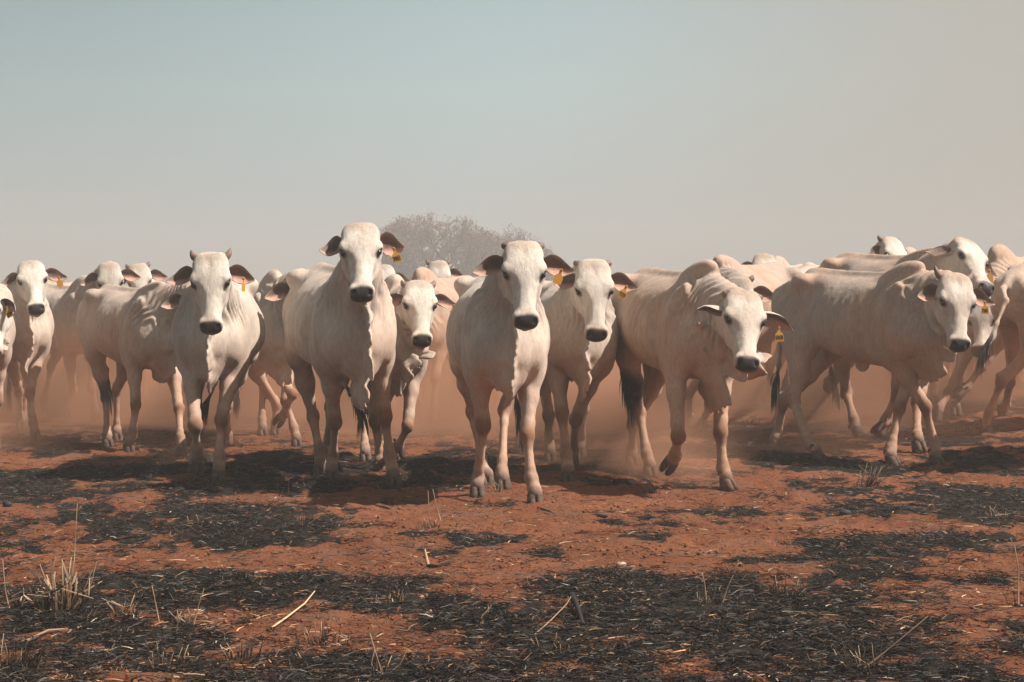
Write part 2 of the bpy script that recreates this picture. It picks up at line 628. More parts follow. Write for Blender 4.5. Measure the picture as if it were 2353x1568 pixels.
def hoof_mesh(pos, up, fwd):
    """cloven hoof: two claws and two dewclaws. pos = centre of the sole"""
    up = Vector(up).normalized()
    fwd = (Vector(fwd) - up * Vector(fwd).dot(up)).normalized()
    sd = up.cross(fwd)
    V, F_ = [], []
    n = 14
    for s_ in (-1, 1):
        off = len(V)
        lev = [(-0.012, 0.006, 0.046, 0.0205), (0.0, 0.007, 0.050, 0.0225), (0.018, 0.003, 0.046, 0.0225), (0.038, -0.004, 0.040, 0.0215), (0.056, -0.011, 0.034, 0.0195), (0.066, -0.014, 0.026, 0.015)]
        for z, cx, rx, ry in lev:
            for k in range(n):
                t = 2 * math.pi * k / n
                ct, st = math.cos(t), math.sin(t)
                rxx = rx * (1.12 if ct > 0 else 0.85)
                yy = ry * math.copysign(abs(st) ** 0.8, st)
                toe = max(0, ct) ** 2 * 0.006
                V.append(Vector(pos) + up * z + fwd * (cx + rxx * math.copysign(abs(ct) ** 0.9, ct)) + sd * (s_ * (0.0240 - toe) + yy))
        for i in range(len(lev) - 1):
            for k in range(n):
                a = off + i * n + k
                b = off + i * n + (k + 1) % n
                F_.append((a, b, b + n, a + n))
        c0 = len(V)
        V.append(Vector(pos) + up * lev[0][0] + sd * s_ * 0.0275)
        V.append(Vector(pos) + up * (lev[-1][0] + 0.004) + sd * s_ * 0.0275 - fwd * 0.014)
        for k in range(n):
            a, b = off + k, off + (k + 1) % n
            F_.append((c0, b, a, a))
            a, b = off + (len(lev) - 1) * n + k, off + (len(lev) - 1) * n + (k + 1) % n
            F_.append((c0 + 1, a, b, b))
        # dewclaw
        off = len(V)
        base = Vector(pos) + up * 0.098 - fwd * 0.044 + sd * s_ * 0.022
        vv, ff = tube([base + fwd * 0.02, base, base - up * 0.018 - fwd * 0.005, base - up * 0.025 - fwd * 0.005], [0.011, 0.011, 0.007, 0.001], 8)
        V += vv
        F_ += [tuple(off + q for q in f) for f in ff]
    return V, F_

def obj_py(name, V, F_, mat, parent, smooth=True, col=None):
    me = bpy.data.meshes.new(name)
    ff = [tuple(dict.fromkeys(f)) for f in F_]
    me.from_pydata([tuple(v) for v in V], [], ff)
    me.update()
    if smooth:
        me.polygons.foreach_set('use_smooth', np.ones(len(me.polygons), dtype=bool))
    if col is not None:
        a = me.color_attributes.new('tint', 'FLOAT_COLOR', 'POINT')
        cc = np.ones((len(V), 4), dtype=np.float32)
        cc[:, :3] = col
        a.data.foreach_set('color', cc.ravel())
    me.materials.append(mat)
    return link(name, me, parent)

def ik(A, B, l1, l2, bend):
    """middle joint between A and B bending towards `bend`"""
    d = B - A
    L_ = d.length
    s_ = L_ / (l1 + l2)
    if s_ > 0.985:
        l1, l2 = l1 * s_ / 0.985, l2 * s_ / 0.985
    dn = d / L_
    a = (l1 * l1 - l2 * l2 + L_ * L_) / (2 * L_)
    hh = math.sqrt(max(l1 * l1 - a * a, 0))
    b = (bend - dn * bend.dot(dn)).normalized()
    return A + dn * a + b * hh

def text_mesh(txt):
    cu = bpy.data.curves.new('tag_number', 'FONT')
    cu.body = txt
    cu.align_x = 'CENTER'
    cu.align_y = 'CENTER'
    cu.size = 0.046
    cu.offset = 0.0018
    cu.extrude = 0.0008
    o = bpy.data.objects.new('tmp_text', cu)
    C.objects.link(o)
    bpy.context.view_layer.update()
    me = bpy.data.meshes.new_from_object(o.evaluated_get(bpy.context.evaluated_depsgraph_get()))
    bpy.data.objects.remove(o)
    return me

def ear_tag(root, hook, face_dir, number, tilt=0.0, s=1.0):
    """yellow plastic tag hanging from its hook point; all in cow-local space"""
    n = Vector(face_dir).normalized()
    down = Vector((0, 0, -1))
    down = (down - n * down.dot(n)).normalized()
    sd = -down.cross(n).normalized()
    q = Matrix.Rotation(tilt, 3, n)
    down, sd = q @ down, q @ sd
    prof = [(-0.008, -0.006), (-0.008, 0.010), (-0.010, 0.026), (-0.024, 0.038), (-0.027, 0.045), (-0.027, 0.086), (-0.024, 0.089),
            (0.024, 0.089), (0.027, 0.086), (0.027, 0.045), (0.024, 0.038), (0.010, 0.026), (0.008, 0.010), (0.008, -0.006), (0.0, -0.011)]
    V, F_ = [], []
    m = len(prof)
    for z in (0.0012, -0.0012):
        for x, y in prof:
            V.append(hook + sd * (x * s) + down * (y * s) + n * z)
    F_.append(tuple(range(m)))
    F_.append(tuple(range(2 * m - 1, m - 1, -1)))
    for i in range(m):
        F_.append((i, (i + 1) % m, m + (i + 1) % m, m + i)[::-1])
    off = len(V)
    vv, ff = tube([hook + n * 0.006, hook + n * 0.0045, hook - n * 0.008, hook - n * 0.010], [0.004, 0.0085, 0.0085, 0.004], 10)
    V += vv
    F_ += [tuple(off + q_ for q_ in f) for f in ff]
    me = bpy.data.meshes.new('ear_tag')
    me.from_pydata([tuple(v) for v in V], [], F_)
    me.update()
    me.materials.append(M_TAG)
    o = link('ear_tag', me, root)
    if number:
        tm = text_mesh(number)
        tm.name = 'tag_number'
        tm.materials.clear()
        tm.materials.append(M_INK)
        Mx = Matrix((sd, -down, n)).transposed().to_4x4()
        Mx.translation = hook + down * (0.065 * s) + n * 0.0024
        tm.transform(Mx @ Matrix.Diagonal((0.50 * s, 0.82 * s, 1, 1)))
        link('tag_number', tm, o)
    return o

def make_cow(label, sh, hip, D, scale=1.0, head=None, fore=(None, None), hind=(None, None), h=0.0105, coat=0.0, dewlap=1.0,
             ears=None, horns=0.0, number=None, tagside=1, tail=None, seed=0, hip_near=False, ear_len=(1, 1), tagtilt=0.0, group=None, fat=1.0,
             hump=1.0, tag_u=0.62, knees=True):
    """sh/hip = photo x of shoulder and hip centre, D = distance of the shoulders."""
    rng = random.Random(seed)
    nrs = seed * 13
    S = scale
    LB = 1.2 * S
    xs = (sh - W0 / 2) / FPX * D
    Dh = D + LB
    for _ in range(12):
        dx = (hip - W0 / 2) / FPX * Dh - xs
        dx = max(-LB * 0.995, min(LB * 0.995, dx))
        Dh = D + math.sqrt(LB * LB - dx * dx) * (-1 if hip_near else 1)
    fw = Vector((-dx, D - Dh, 0)).normalized()      # heading
    lf = Vector((-fw.y, fw.x, 0))
    gz = float(ground_z(xs, D))
    gz2 = float(ground_z(xs - fw.x * LB, D - fw.y * LB))
    gz = (gz + gz2) / 2
    root = bpy.data.objects.new('cow', None)
    C.objects.link(root)
    root.location = (xs, D, gz)
    root.rotation_euler = (0, 0, math.atan2(fw.y, fw.x))
    root.scale = (S, S, S)
    root.empty_display_size = 0.2
    tag(root, label, 'cow', group or 'zebu cattle of the herd')
    org = Vector((xs, D, gz))
    def loc(p):
        d = p - org
        return Vector((d.dot(fw), d.dot(lf), d.z)) / S
    def ldir(v):
        return Vector((v.dot(fw), v.dot(lf), v.z))

    # ---------------- head frame
    hd = head or {}
    LH = 0.50
    poll = hd.get('poll')
    yaw = R(hd.get('yaw', 0))
    f = Vector((math.sin(yaw), -math.cos(yaw), 0))
    if poll is None:      # hidden head: neutral carriage straight ahead
        f = fw
        pl = Vector((0.52, 0, 1.32))
        Xh = ldir(f * 0.5 + Vector((0, 0, -0.87)))
        hs = 1.0
    else:
        hD = hd.get('D', D + fw.y * 0.50 * S)
        pw = P(poll[0], poll[1], hD)
        mz = hd['muz']
        hs = hd.get('s', 1.0) * 0.93
        Lw = LH * S * hs
        # muzzle centre lies 0.49 along the face; its pixel fixes direction, the rest is depth
        dd = hD
        for _ in range(8):
            mw = P(mz[0], mz[1], dd)
            a, b = mw.x - pw.x, mw.z - pw.z
            rem = Lw * Lw - a * a - b * b
            if rem < (0.18 * Lw) ** 2:
                rem = (0.18 * Lw) ** 2
            dd = hD - math.sqrt(rem) * hd.get('toward', 1)
        Xw = (mw - pw)
        if Xw.length > Lw * 1.05:
            hs *= Xw.length / Lw
        Xh = ldir(Xw.normalized())
        pl = loc(pw)
    Xh = Xh.normalized()
    Yl = ldir(Vector((0, 0, 1)).cross(f)).normalized()
    Yh = (Yl - Xh * Yl.dot(Xh)).normalized()
    Zh = Xh.cross(Yh).normalized()
    if hd.get('roll'):
        q = Matrix.Rotation(R(hd['roll']), 3, Xh)
        Yh, Zh = q @ Yh, q @ Zh
    Mh = np.array([np3(Xh), np3(Yh), np3(Zh)]) / hs
    def H(x, y, z):
        return pl + (Xh * x + Yh * y + Zh * z) * hs
    def Hn(x, y, z):
        return np3(H(x, y, z))

    lo = np.array([-1.75, -0.62, -0.08])
    hi = np.array([0.62, 0.62, 1.62])
    hp = np.array([Hn(x, y, z) for x in (-0.05, 0.56) for y in (-0.13, 0.13) for z in (-0.27, 0.05)])

    # ---------------- legs
    legs = []
    def px_local(pp, d):
        return loc(P(pp[0], pp[1], d))
    for i, (spec, s_) in enumerate(zip(fore, (1, -1))):     # cow's left, right
        E = Vector((-0.035, 0.155 * s_, 0.76))
        if spec is None:
            ph = (0.16, -0.20)[(i + seed) % 2]
            hb = Vector((ph, 0.135 * s_, 0.0))
            up = Vector((-0.25 if ph > 0 else 0.15, 0, 1))
            Fk = hb + Vector((-0.045, 0, 0.135))
            Kn = ik(E, Fk, 0.355, 0.275, Vector((1, 0, 0)))
            hf = Vector((1, 0, 0))
            hu = Vector((0, 0, 1))
        else:
            kp, fp, hpx = spec[:3]
            opt = spec[3] if len(spec) > 3 else {}
            if 'D' in opt:
                hb = px_local(hpx, opt['D'])
                dF = opt['D']
            else:
                hw_ = GP(*hpx)
                hb = loc(hw_)
                dF = hw_.y
            hb.z = max(hb.z, 0.0)
            dE = (org + fw * (E.x * S) + lf * (E.y * S)).y
            d2 = opt.get('dF', dF + 0.05 * (1 if fw.y < 0 else -1))
            Fk = px_local(fp, d2)
            Kn = px_local(kp, opt.get('dK', (dE * 0.45 + d2 * 0.55) + fw.y * 0.05))
            hf = ldir(opt['dir']) if 'dir' in opt else Vector((1, 0, 0))
            hu = (Fk - hb).normalized() if opt.get('lift') else Vector((0, 0, 1))
            E = E + Vector(((Kn.x - 0.0) * 0.12, (Kn.y - E.y) * 0.15, 0))
        legs.append(('f', s_, E, Kn, Fk, hb, hu, hf))
    for i, (spec, s_) in enumerate(zip(hind, (1, -1))):
        if spec is None:
            ph = (-0.17, 0.20)[(i + seed) % 2]
            hb = Vector((-1.27 + ph, 0.14 * s_, 0.0))
            Fk = hb + Vector((-0.045, 0, 0.14))
            ST = Vector((-1.0 + ph * 0.25, 0.185 * s_, 0.78))
            Kn = ik(ST, Fk, 0.40, 0.345, Vector((-1, 0, 0)))
            hf = Vector((1, 0, 0))
            hu = Vector((0, 0, 1))
        else:
            kp, fp, hpx = spec[:3]
            opt = spec[3] if len(spec) > 3 else {}
            if 'D' in opt:
                hb = px_local(hpx, opt['D'])
                dF = opt['D']
            else:
                hw_ = GP(*hpx)
                hb = loc(hw_)
                dF = hw_.y
            dH = (org + fw * (-1.3 * S) + lf * (0.15 * s_ * S)).y
            d2 = opt.get('dF', dF + 0.05 * (1 if fw.y < 0 else -1))
            Fk = px_local(fp, d2)
            Kn = px_local(kp, opt.get('dK', dH * 0.5 + d2 * 0.5))
            ST = Vector((-1.0 + (Kn.x + 1.36) * 0.25, 0.185 * s_ + (Kn.y - 0.15 * s_) * 0.2, 0.78))
            hf = ldir(opt['dir']) if 'dir' in opt else Vector((1, 0, 0))
            hu = (Fk - hb).normalized() if opt.get('lift') else Vector((0, 0, 1))
        legs.append(('h', s_, ST, Kn, Fk, hb, hu, hf))
    # ---------------- tail
    tb = Vector((-1.43, 0, 1.17))
    if tail:
        tpts = [px_local((a, b), c) for a, b, c in tail]
        tpts = [tb, tb + Vector((-0.09, 0, -0.08))] + tpts
    else:
        sw = rng.uniform(-0.08, 0.08)
        tpts = [tb, tb + Vector((-0.075, 0, -0.09)), Vector((-1.53, sw * 0.3, 0.85)), Vector((-1.50, sw, 0.58)), Vector((-1.46, sw * 1.6, 0.34))]
    allp = np.array([np3(p) for l_ in legs for p in l_[2:6]] + [np3(p) for p in tpts])
    lo = np.minimum(lo, np.minimum(allp.min(0), hp.min(0)) - 0.07)
    hi = np.maximum(hi, np.maximum(allp.max(0), hp.max(0)) + 0.07)
    G = Field(lo, hi, h)

    # ---------------- trunk
    T = TORSO.copy()
    T[1] = T[1] * (1 + (fat - 1) * 1.0)
    G.add(loft_fn(T, -0.15, 2.05), (-1.47, -0.36 * fat, 0.58), (0.40, 0.36 * fat, 1.34), 0.04)
    hmp = hump
    G.ell((-0.01, 0, 1.265), (0.20, 0.082, 0.115 * hmp), 0.10, frame=[[0.94, 0, 0.34], [0, 1, 0], [-0.34, 0, 0.94]])
    G.ecap((-0.2, 0, 1.26), (-1.1, 0, 1.29), (0.022, 0.03), (0.03, 0.03), k=0.05)      # spine
    for s_ in (1, -1):
        G.ell((0.05, 0.145 * s_, 0.98), (0.105, 0.062, 0.25), 0.07, frame=[[0.94, 0, -0.34], [0, 1, 0], [0.34, 0, 0.94]])   # shoulder blade
        G.ell((0.17, 0.135 * s_, 0.85), (0.12, 0.075, 0.13), 0.05)                     # point of shoulder
        G.ell((-1.0, 0.175 * s_, 1.235), (0.07, 0.045, 0.035), 0.08)                  # hook bone
        G.ecap((-1.0, 0.165 * s_, 1.22), (-1.36, 0.09 * s_, 1.14), (0.035, 0.04), (0.04, 0.045), k=0.08)
        G.ell((-1.40, 0.095 * s_, 1.12), (0.05, 0.04, 0.05), 0.05)                     # pin bone
        G.bump((-0.84, 0.24 * s_, 1.13), (0.14, 0.14, 0.12), -0.045)                   # hollow flank
        G.bump((-1.17, 0.19 * s_, 1.16), (0.13, 0.1, 0.07), -0.024)
        G.bump((-0.16, 0.24 * s_, 0.98), (0.055, 0.12, 0.28), -0.032)
        G.bump((-0.20, 0.12 * s_, 1.24), (0.10, 0.07, 0.06), -0.02)
        G.bump((0.05, 0.21 * s_, 1.02), (0.022, 0.1, 0.24), 0.012)                   # behind the shoulder
        G.bump((0.15, 0.2 * s_, 1.08), (0.045, 0.14, 0.22), -0.024)
        for r_ in range(6):
            xr = -0.30 - 0.085 * r_
            G.bump((xr, 0.29 * s_, 0.98), (0.024, 0.12, 0.26), 0.006)
    # ---------------- legs in the field
    for kind, s_, U, Kn, Fk, hb, hu, hf in legs:
        cor = hb + hu * 0.068 - (hf * 0.014)
        if kind == 'f':
            top = Vector((0.04, 0.14 * s_, 0.94))
            m1 = U.lerp(Kn, 0.45)
            m2 = U.lerp(Kn, 0.84)
            G.ecap(top, U, (0.082, 0.13), (0.075, 0.11), (1, 0, 0), 0.07)
            G.ecap(U, m1, (0.073, 0.098), (0.051, 0.062), (1, 0, 0), 0.06)
            G.ecap(m1, m2, (0.051, 0.062), (0.036, 0.041), (1, 0, 0), 0.03)
            G.ecap(m2, Kn, (0.036, 0.041), (0.039, 0.043), (1, 0, 0), 0.03)
            G.ecap(m1 + Vector((0.03, -0.01 * s_, 0.05)), m2, (0.020, 0.026), (0.014, 0.016), (1, 0, 0), 0.025)
            fd = (Vector((1, 0, 0)) - (Fk - Kn).normalized() * (Fk - Kn).normalized().x)
            fd = fd.normalized() if fd.length > 0.2 else Vector((0, 0, 1))
            G.ell(np3(Kn + fd * 0.006), (0.042, 0.040, 0.047), 0.025)
            ql = Kn.lerp(Fk, 0.22)
        else:
            hip_ = Vector((-1.17, 0.12 * s_, 1.03))
            mid = U.lerp(Kn, 0.5)
            G.ecap(hip_, U, (0.10, 0.19), (0.075, 0.12), (1, 0, 0), 0.06)
            G.ecap((-1.33, 0.10 * s_, 1.05), tuple(U.lerp(Kn, 0.45) + Vector((-0.03, 0, 0))), (0.075, 0.10), (0.05, 0.06), (1, 0, 0), 0.06)
            G.ecap(U, mid, (0.068, 0.11), (0.046, 0.068), (1, 0, 0), 0.05)
            G.ecap(mid, Kn, (0.046, 0.068), (0.030, 0.042), (1, 0, 0), 0.04)
            bk = (Kn - U).cross(Vector((0, 1, 0))).normalized()
            cal = Kn + Vector((-0.035, 0, 0.055))
            G.ecap(cal, Kn, (0.018, 0.022), (0.034, 0.04), (1, 0, 0), 0.03)
            G.ecap(cal, U.lerp(Kn, 0.45) + Vector((-0.045, 0, 0)), (0.010, 0.014), (0.022, 0.028), (1, 0, 0), 0.035)
            G.ell(np3(Kn), (0.044, 0.036, 0.048), 0.025)
            ql = Kn.lerp(Fk, 0.22)
        up_ = Kn.lerp(Fk, 0.82)
        G.ecap(Kn, ql, (0.033, 0.038), (0.025, 0.032), (1, 0, 0), 0.02)
        G.ecap(ql, up_, (0.0245, 0.031), (0.026, 0.032), (1, 0, 0), 0.02)
        G.ecap(ql + Vector((-0.022, 0, 0)), up_ + Vector((-0.020, 0, 0)), (0.012, 0.014), (0.014, 0.014), (1, 0, 0), 0.012)
        G.ecap(up_, Fk, (0.027, 0.033), (0.034, 0.038), (1, 0, 0), 0.02)
        G.ell(np3(Fk), (0.040, 0.036, 0.036), 0.015)
        G.ecap(Fk, cor, (0.032, 0.034), (0.041, 0.042), (1, 0, 0), 0.018)

    # ---------------- neck
    n0 = Vector((0.02, 0, 1.03))
    n3 = H(0.095, 0, -0.115)
    dist = (n3 - n0).length
    hb_dir = (Zh * -0.55 - Xh * 0.35).normalized()
    n1 = n0 + Vector((0.36 * dist, 0, 0.03))
    n2 = n3 + hb_dir * (0.30 * dist)
    NS = 8
    nk = []
    for i in range(NS + 1):
        t = i / NS
        nk.append(n0 * (1 - t) ** 3 + n1 * (3 * t * (1 - t) ** 2) + n2 * (3 * t * t * (1 - t)) + n3 * t ** 3)
    def nrad(t):
        return (0.135 * (1 - t) ** 1.1 + 0.078 * (1 - (1 - t) ** 1.1), 0.235 * (1 - t) ** 1.2 + 0.118 * (1 - (1 - t) ** 1.2))
    for i in range(NS):
        G.ecap(nk[i], nk[i + 1], nrad(i / NS), nrad((i + 1) / NS), (0, 0, 1) if abs((nk[i + 1] - nk[i]).normalized().z) < 0.93 else (-1, 0, 0.2), 0.055)
    # ---------------- dewlap, a thin loose fold from throat to brisket
    dl = [H(0.27, 0, -0.17)]
    for i in (7, 6, 5, 4, 3, 2):
        t = i / NS
        ax = (nk[min(i + 1, NS)] - nk[i - 1]).normalized()
        dn = Vector((0, 0, -1))
        if abs(ax.z) > 0.6:
            dn = Vector((0.85, 0, -0.5))
        dn = (dn - ax * dn.dot(ax)).normalized()
        if dn.x < -0.2:
            dn = -dn
        dl.append(nk[i] + dn * nrad(t)[1] * 0.80)
    dl += [Vector((0.33, 0, 0.86)), Vector((0.31, 0, 0.76)), Vector((0.20, 0, 0.68)), Vector((0.03, 0, 0.64))]
    dep = np.array([0.02, 0.03, 0.04, 0.05, 0.065, 0.085, 0.11, 0.125, 0.13, 0.10, 0.03])
    ph1, ph2 = rng.uniform(0, 6), rng.uniform(0, 6)
    dlp = np.array([np3(q) for q in dl])
    for _ in range(2):      # round the corners
        dlp[1:-1] = 0.25 * dlp[:-2] + 0.5 * dlp[1:-1] + 0.25 * dlp[2:]
    tt = np.linspace(0, len(dl) - 1, 25)
    dls = np.stack([np.interp(tt, np.arange(len(dl)), dlp[:, q]) for q in range(3)], 1)
    wdl = sstep(3.5, 7.0, tt)
    dps = np.interp(tt, np.arange(len(dl)), dep) * (1 + (dewlap * 1.2 - 1) * wdl)
    dps = dps * (0.78 + 0.55 * vnoise(tt * 0.75 + ph1 * 9, tt * 0, seed=nrs + 1))
    tg = np.gradient(dls, axis=0)
    tg /= np.linalg.norm(tg, axis=1, keepdims=True) + 1e-6
    nkc = np.array([np3(nk[i_]) for i_ in (8, 7, 6, 5, 4, 3, 2)] + [np3(nk[2])] * 4)
    nkc = np.stack([np.interp(tt, np.arange(len(dl)), nkc[:, q]) for q in range(3)], 1)
    aw = dls - nkc
    aw[:, 1] = 0
    aw /= np.linalg.norm(aw, axis=1, keepdims=True) + 1e-6
    want = aw * (1 - sstep(5, 9, tt))[:, None] + np.array([0.15, 0, -1])[None] * sstep(5, 9, tt)[:, None]
    nn = want - tg * np.sum(want * tg, axis=1, keepdims=True)
    nn /= np.linalg.norm(nn, axis=1, keepdims=True) + 1e-6
    wa = 0.058 * min(dewlap, 1.6)
    def warp(X, Y, Z):
        Xn, Zn = X[:, 0, 0], Z[0, 0, :]
        XX, ZZ = np.meshgrid(Xn, Zn, indexing='ij')
        nn_ = fbm(XX * 4.5 + ph1 * 3, ZZ * 7.5 + ph2 * 3, seed=nrs + 4, oct=2) - 0.5 + 0.10 * (vnoise(XX * 18, ZZ * 15, seed=nrs + 6) - 0.5)
        return (wa * nn_).astype(np.float32)[:, None, :]
    for i in range(len(dls) - 1):
        da, db = dps[i], dps[i + 1]
        G.ecap(dls[i] + nn[i] * da * 0.35, dls[i + 1] + nn[i + 1] * db * 0.35, (0.0165, da * 0.85 + 0.02), (0.0165, db * 0.85 + 0.02), tuple(-nn[i]), 0.018, warp=warp)
    G.ell((0.22, 0, 0.72), (0.13, 0.085, 0.10), 0.05)      # brisket
    # ---------------- head
    refh = (np3(pl), Mh)
    G.add(loft_fn(HEAD, ([0.0, 0.14, 0.20, 0.30, 0.40, 0.46], [0.24, 0.24, 0.10, -0.24, -0.20, 0.02]), 2.7, refh), hp.min(0), hp.max(0), 0.03)
    fr = [np3(Xh), np3(Yh), np3(Zh)]
    for s_ in (1, -1):
        G.ell(Hn(0.170, 0.108 * s_, -0.024), (0.038 * hs, 0.024 * hs, 0.027 * hs), 0.018, frame=fr)     # brow / orbit
        G.ell(Hn(0.215, 0.066 * s_, -0.135), (0.095 * hs, 0.030 * hs, 0.070 * hs), 0.03, frame=fr)      # cheek
        G.ell(Hn(0.472, 0.050 * s_, -0.050), (0.032 * hs, 0.026 * hs, 0.028 * hs), 0.02, frame=fr)      # nostril wing
        G.ecap(Hn(0.27, 0.066 * s_, -0.055), Hn(0.38, 0.050 * s_, -0.060), (0.012, 0.012), (0.010, 0.010), k=0.03)
        if h < 0.014:
            G.ell(Hn(0.505, 0.050 * s_, -0.036), (0.020 * hs, 0.013 * hs, 0.018 * hs), 0.008, op='s', frame=fr)
            G.ell(Hn(0.205, 0.124 * s_, -0.030), (0.026 * hs, 0.016 * hs, 0.020 * hs), 0.008, op='s', frame=fr)   # eye socket
            G.bump(Hn(0.255, 0.078 * s_, -0.010), 0.030 * hs, -0.010)
            G.bump(Hn(0.105, 0.125 * s_, -0.050), (0.04, 0.04, 0.04), -0.012)
            G.bump(Hn(0.33, 0.058 * s_, -0.080), (0.05, 0.05, 0.05), -0.007)
            G.bump(Hn(0.225, 0.100 * s_, -0.055), 0.022 * hs, 0.004)
            for j_ in range(3):          # skin folds arching over the eye
                for a_ in range(5):
                    an = R(-60 + 34 * a_)
                    rr_ = 0.040 + 0.0125 * j_
                    G.bump(Hn(0.205 - rr_ * math.cos(an), (0.102 - 0.45 * rr_ * abs(math.cos(an))) * s_, -0.020 - rr_ * math.sin(an) * 0.6), 0.010 * hs, 0.0055 if (j_ % 2 == 0) else -0.003)
            G.ecap(Hn(0.50, 0.055 * s_, -0.085), Hn(0.44, 0.068 * s_, -0.095), (0.004, 0.004), (0.004, 0.004), k=0.006, op='s')   # mouth
    G.ell(Hn(0.465, 0, -0.135), (0.055 * hs, 0.042 * hs, 0.026 * hs), 0.02, frame=fr)                    # chin
    G.bump(Hn(0.08, 0, 0.012), (0.022, 0.022, 0.09), -0.006)
    G.bump(Hn(0.30, 0.05, 0.0), 0.03 * hs, -0.005)
    G.bump(Hn(0.30, -0.05, 0.0), 0.03 * hs, -0.005)
    # tail in the field
    for i in range(len(tpts) - 1):
        t0, t1 = i / (len(tpts) - 1), (i + 1) / (len(tpts) - 1)
        ra, rb = 0.024 - 0.014 * t0, 0.024 - 0.014 * t1
        G.ecap(tpts[i], tpts[i + 1], (ra, ra), (rb, rb), (0, 1, 0.01), 0.03)
    # navel flap
    G.ell((-0.50, 0, 0.655), (0.08, 0.018, 0.055), 0.03)

    V, Fq = surface_nets(G.F, G.lo, h, 2)
    # fine irregularity of skin and muscle
    no = V * 9.0
    amp = 0.013 * (fbm(no[:, 0] * 1.0, no[:, 1], no[:, 2] * 0.6, nrs, 3) - 0.5)
    # outward direction from field gradient
    gi = np.clip(((V - G.lo) / h).astype(int), 1, G.n - 3)
    g = np.stack([G.F[gi[:, 0] + 1, gi[:, 1], gi[:, 2]] - G.F[gi[:, 0] - 1, gi[:, 1], gi[:, 2]],
                  G.F[gi[:, 0], gi[:, 1] + 1, gi[:, 2]] - G.F[gi[:, 0], gi[:, 1] - 1, gi[:, 2]],
                  G.F[gi[:, 0], gi[:, 1], gi[:, 2] + 1] - G.F[gi[:, 0], gi[:, 1], gi[:, 2] - 1]], 1)
    g = g / (np.linalg.norm(g, axis=1, keepdims=True) + 1e-6)
    hl = (V - np3(pl)) @ Mh.T / 1.0
    inhead = (hl[:, 0] > 0.0) & (np.abs(hl[:, 1]) < 0.15) & (hl[:, 2] > -0.26) & (hl[:, 2] < 0.06) & (hl[:, 0] < 0.6)
    # neck skin folds: thin ridges running down the neck side
    nkp = np.array([np3(p) for p in nk])
    dn_ = np.min(np.linalg.norm(V[:, None, :] - nkp[None, 1:7, :], axis=2), axis=1) if len(V) < 400000 else np.full(len(V), 9.0)
    fold = sstep(0.30, 0.16, dn_) * (~inhead)
    amp = amp + 0.0065 * fold * np.sin(110 * V[:, 0] + 26 * (fbm(V[:, 0] * 4, V[:, 1] * 4, V[:, 2] * 3, nrs + 2, 2)) * 2)
    V = V + g * (amp * np.where(inhead, 0.35, 1.0))[:, None]

    # ---------------- coat colours
    x, y, z = V[:, 0], V[:, 1], V[:, 2]
    nA = fbm(x * 3.0, y * 3.0, z * 2.2, nrs + 3, 4)
    nB = fbm(x * 11, y * 11, z * 7, nrs + 5, 3)
    white = np.array([0.69, 0.595, 0.505])
    tan = np.array([0.47, 0.325, 0.24])
    grey = np.array([0.40, 0.355, 0.315])
    dust = np.array([0.47, 0.25, 0.15])
    nC = fbm(x * 26, y * 26, z * 12, nrs + 11, 3)
    k = np.clip(coat * 1.25 + 0.10 + (nA - 0.5) * 1.8 + (nC - 0.5) * 0.5 + 0.22, 0, 1)[:, None]
    col = white * (1 - k) + tan * k
    kg = (sstep(0.46, 0.68, fbm(x * 2.2 + 5, y * 2.2, z * 2.0, nrs + 8, 3)) * 0.5 + sstep(0.5, 0.75, nB) * 0.25 + sstep(0.05, 0.35, x) * sstep(0.9, 1.2, z) * 0.2)[:, None]
    col = col * (1 - kg) + grey * kg
    # red dust on back and belly, heavier low down to paint in shading
    kb = (sstep(1.18, 1.34, z) * 0.42 * nB * 1.4 + sstep(1.05, 0.62, z) * 0.55 * (0.5 + nB))[:, None] * np.where(inhead, 0, 1)[:, None]
    col = col * (1 - kb) + np.array([0.55, 0.36, 0.26]) * kb
    leg = sstep(0.72, 0.24, z)
    kl = np.clip(leg * (0.12 + 1.0 * nB), 0, 0.8)[:, None]
    col = col * (1 - kl) + dust * kl
    for l_ in legs:
        dk = np.linalg.norm(V - np3(l_[3] + Vector((0.03 if l_[0] == 'f' else -0.02, 0, -0.01))), axis=1)
        kk = (sstep(0.10, 0.03, dk) * (0.45 + 0.8 * nB)).clip(0, .9)[:, None]
        col = col * (1 - kk) + np.array([0.24, 0.105, 0.055]) * kk
        dk = np.linalg.norm(V - np3(l_[4]), axis=1)
        kk = (sstep(0.095, 0.03, dk) * 0.9 * nB)[:, None]
        col = col * (1 - kk) + np.array([0.20, 0.11, 0.07]) * kk
        dk = np.linalg.norm(V - np3(l_[5] + l_[6] * 0.062), axis=1)
        kk = (sstep(0.055, 0.035, dk) * 0.75)[:, None]
        col = col * (1 - kk) + np.array([0.16, 0.11, 0.085]) * kk
    hx, hy, hz = hl[:, 0], hl[:, 1], hl[:, 2]
    # whiter face
    kf = (np.where(inhead, sstep(0.0, 0.12, hx), 0) * 0.75 * (1 - 0.40 * sstep(0.35, 0.65, fbm(hy * 30, hx * 9, hz * 12, nrs + 21, 3))))[:, None]
    col = col * (1 - kf) + np.array([0.78, 0.72, 0.64]) * (0.80 + 0.36 * nB[:, None]) * kf
    kp = np.where(inhead, sstep(0.09, 0.0, hx) * 0.45 * (0.4 + nB) + sstep(0.035, 0.0, np.abs(hy)) * sstep(0.2, 0.05, hx) * 0.25, 0)[:, None]
    col = col * (1 - kp) + np.array([0.46, 0.35, 0.27]) * kp
    ring = np.where(inhead, sstep(0.405, 0.435, hx), 0)
    ring = (ring * 0.35)[:, None]
    col = col * (1 - ring) + np.array([0.66, 0.47, 0.37]) * ring
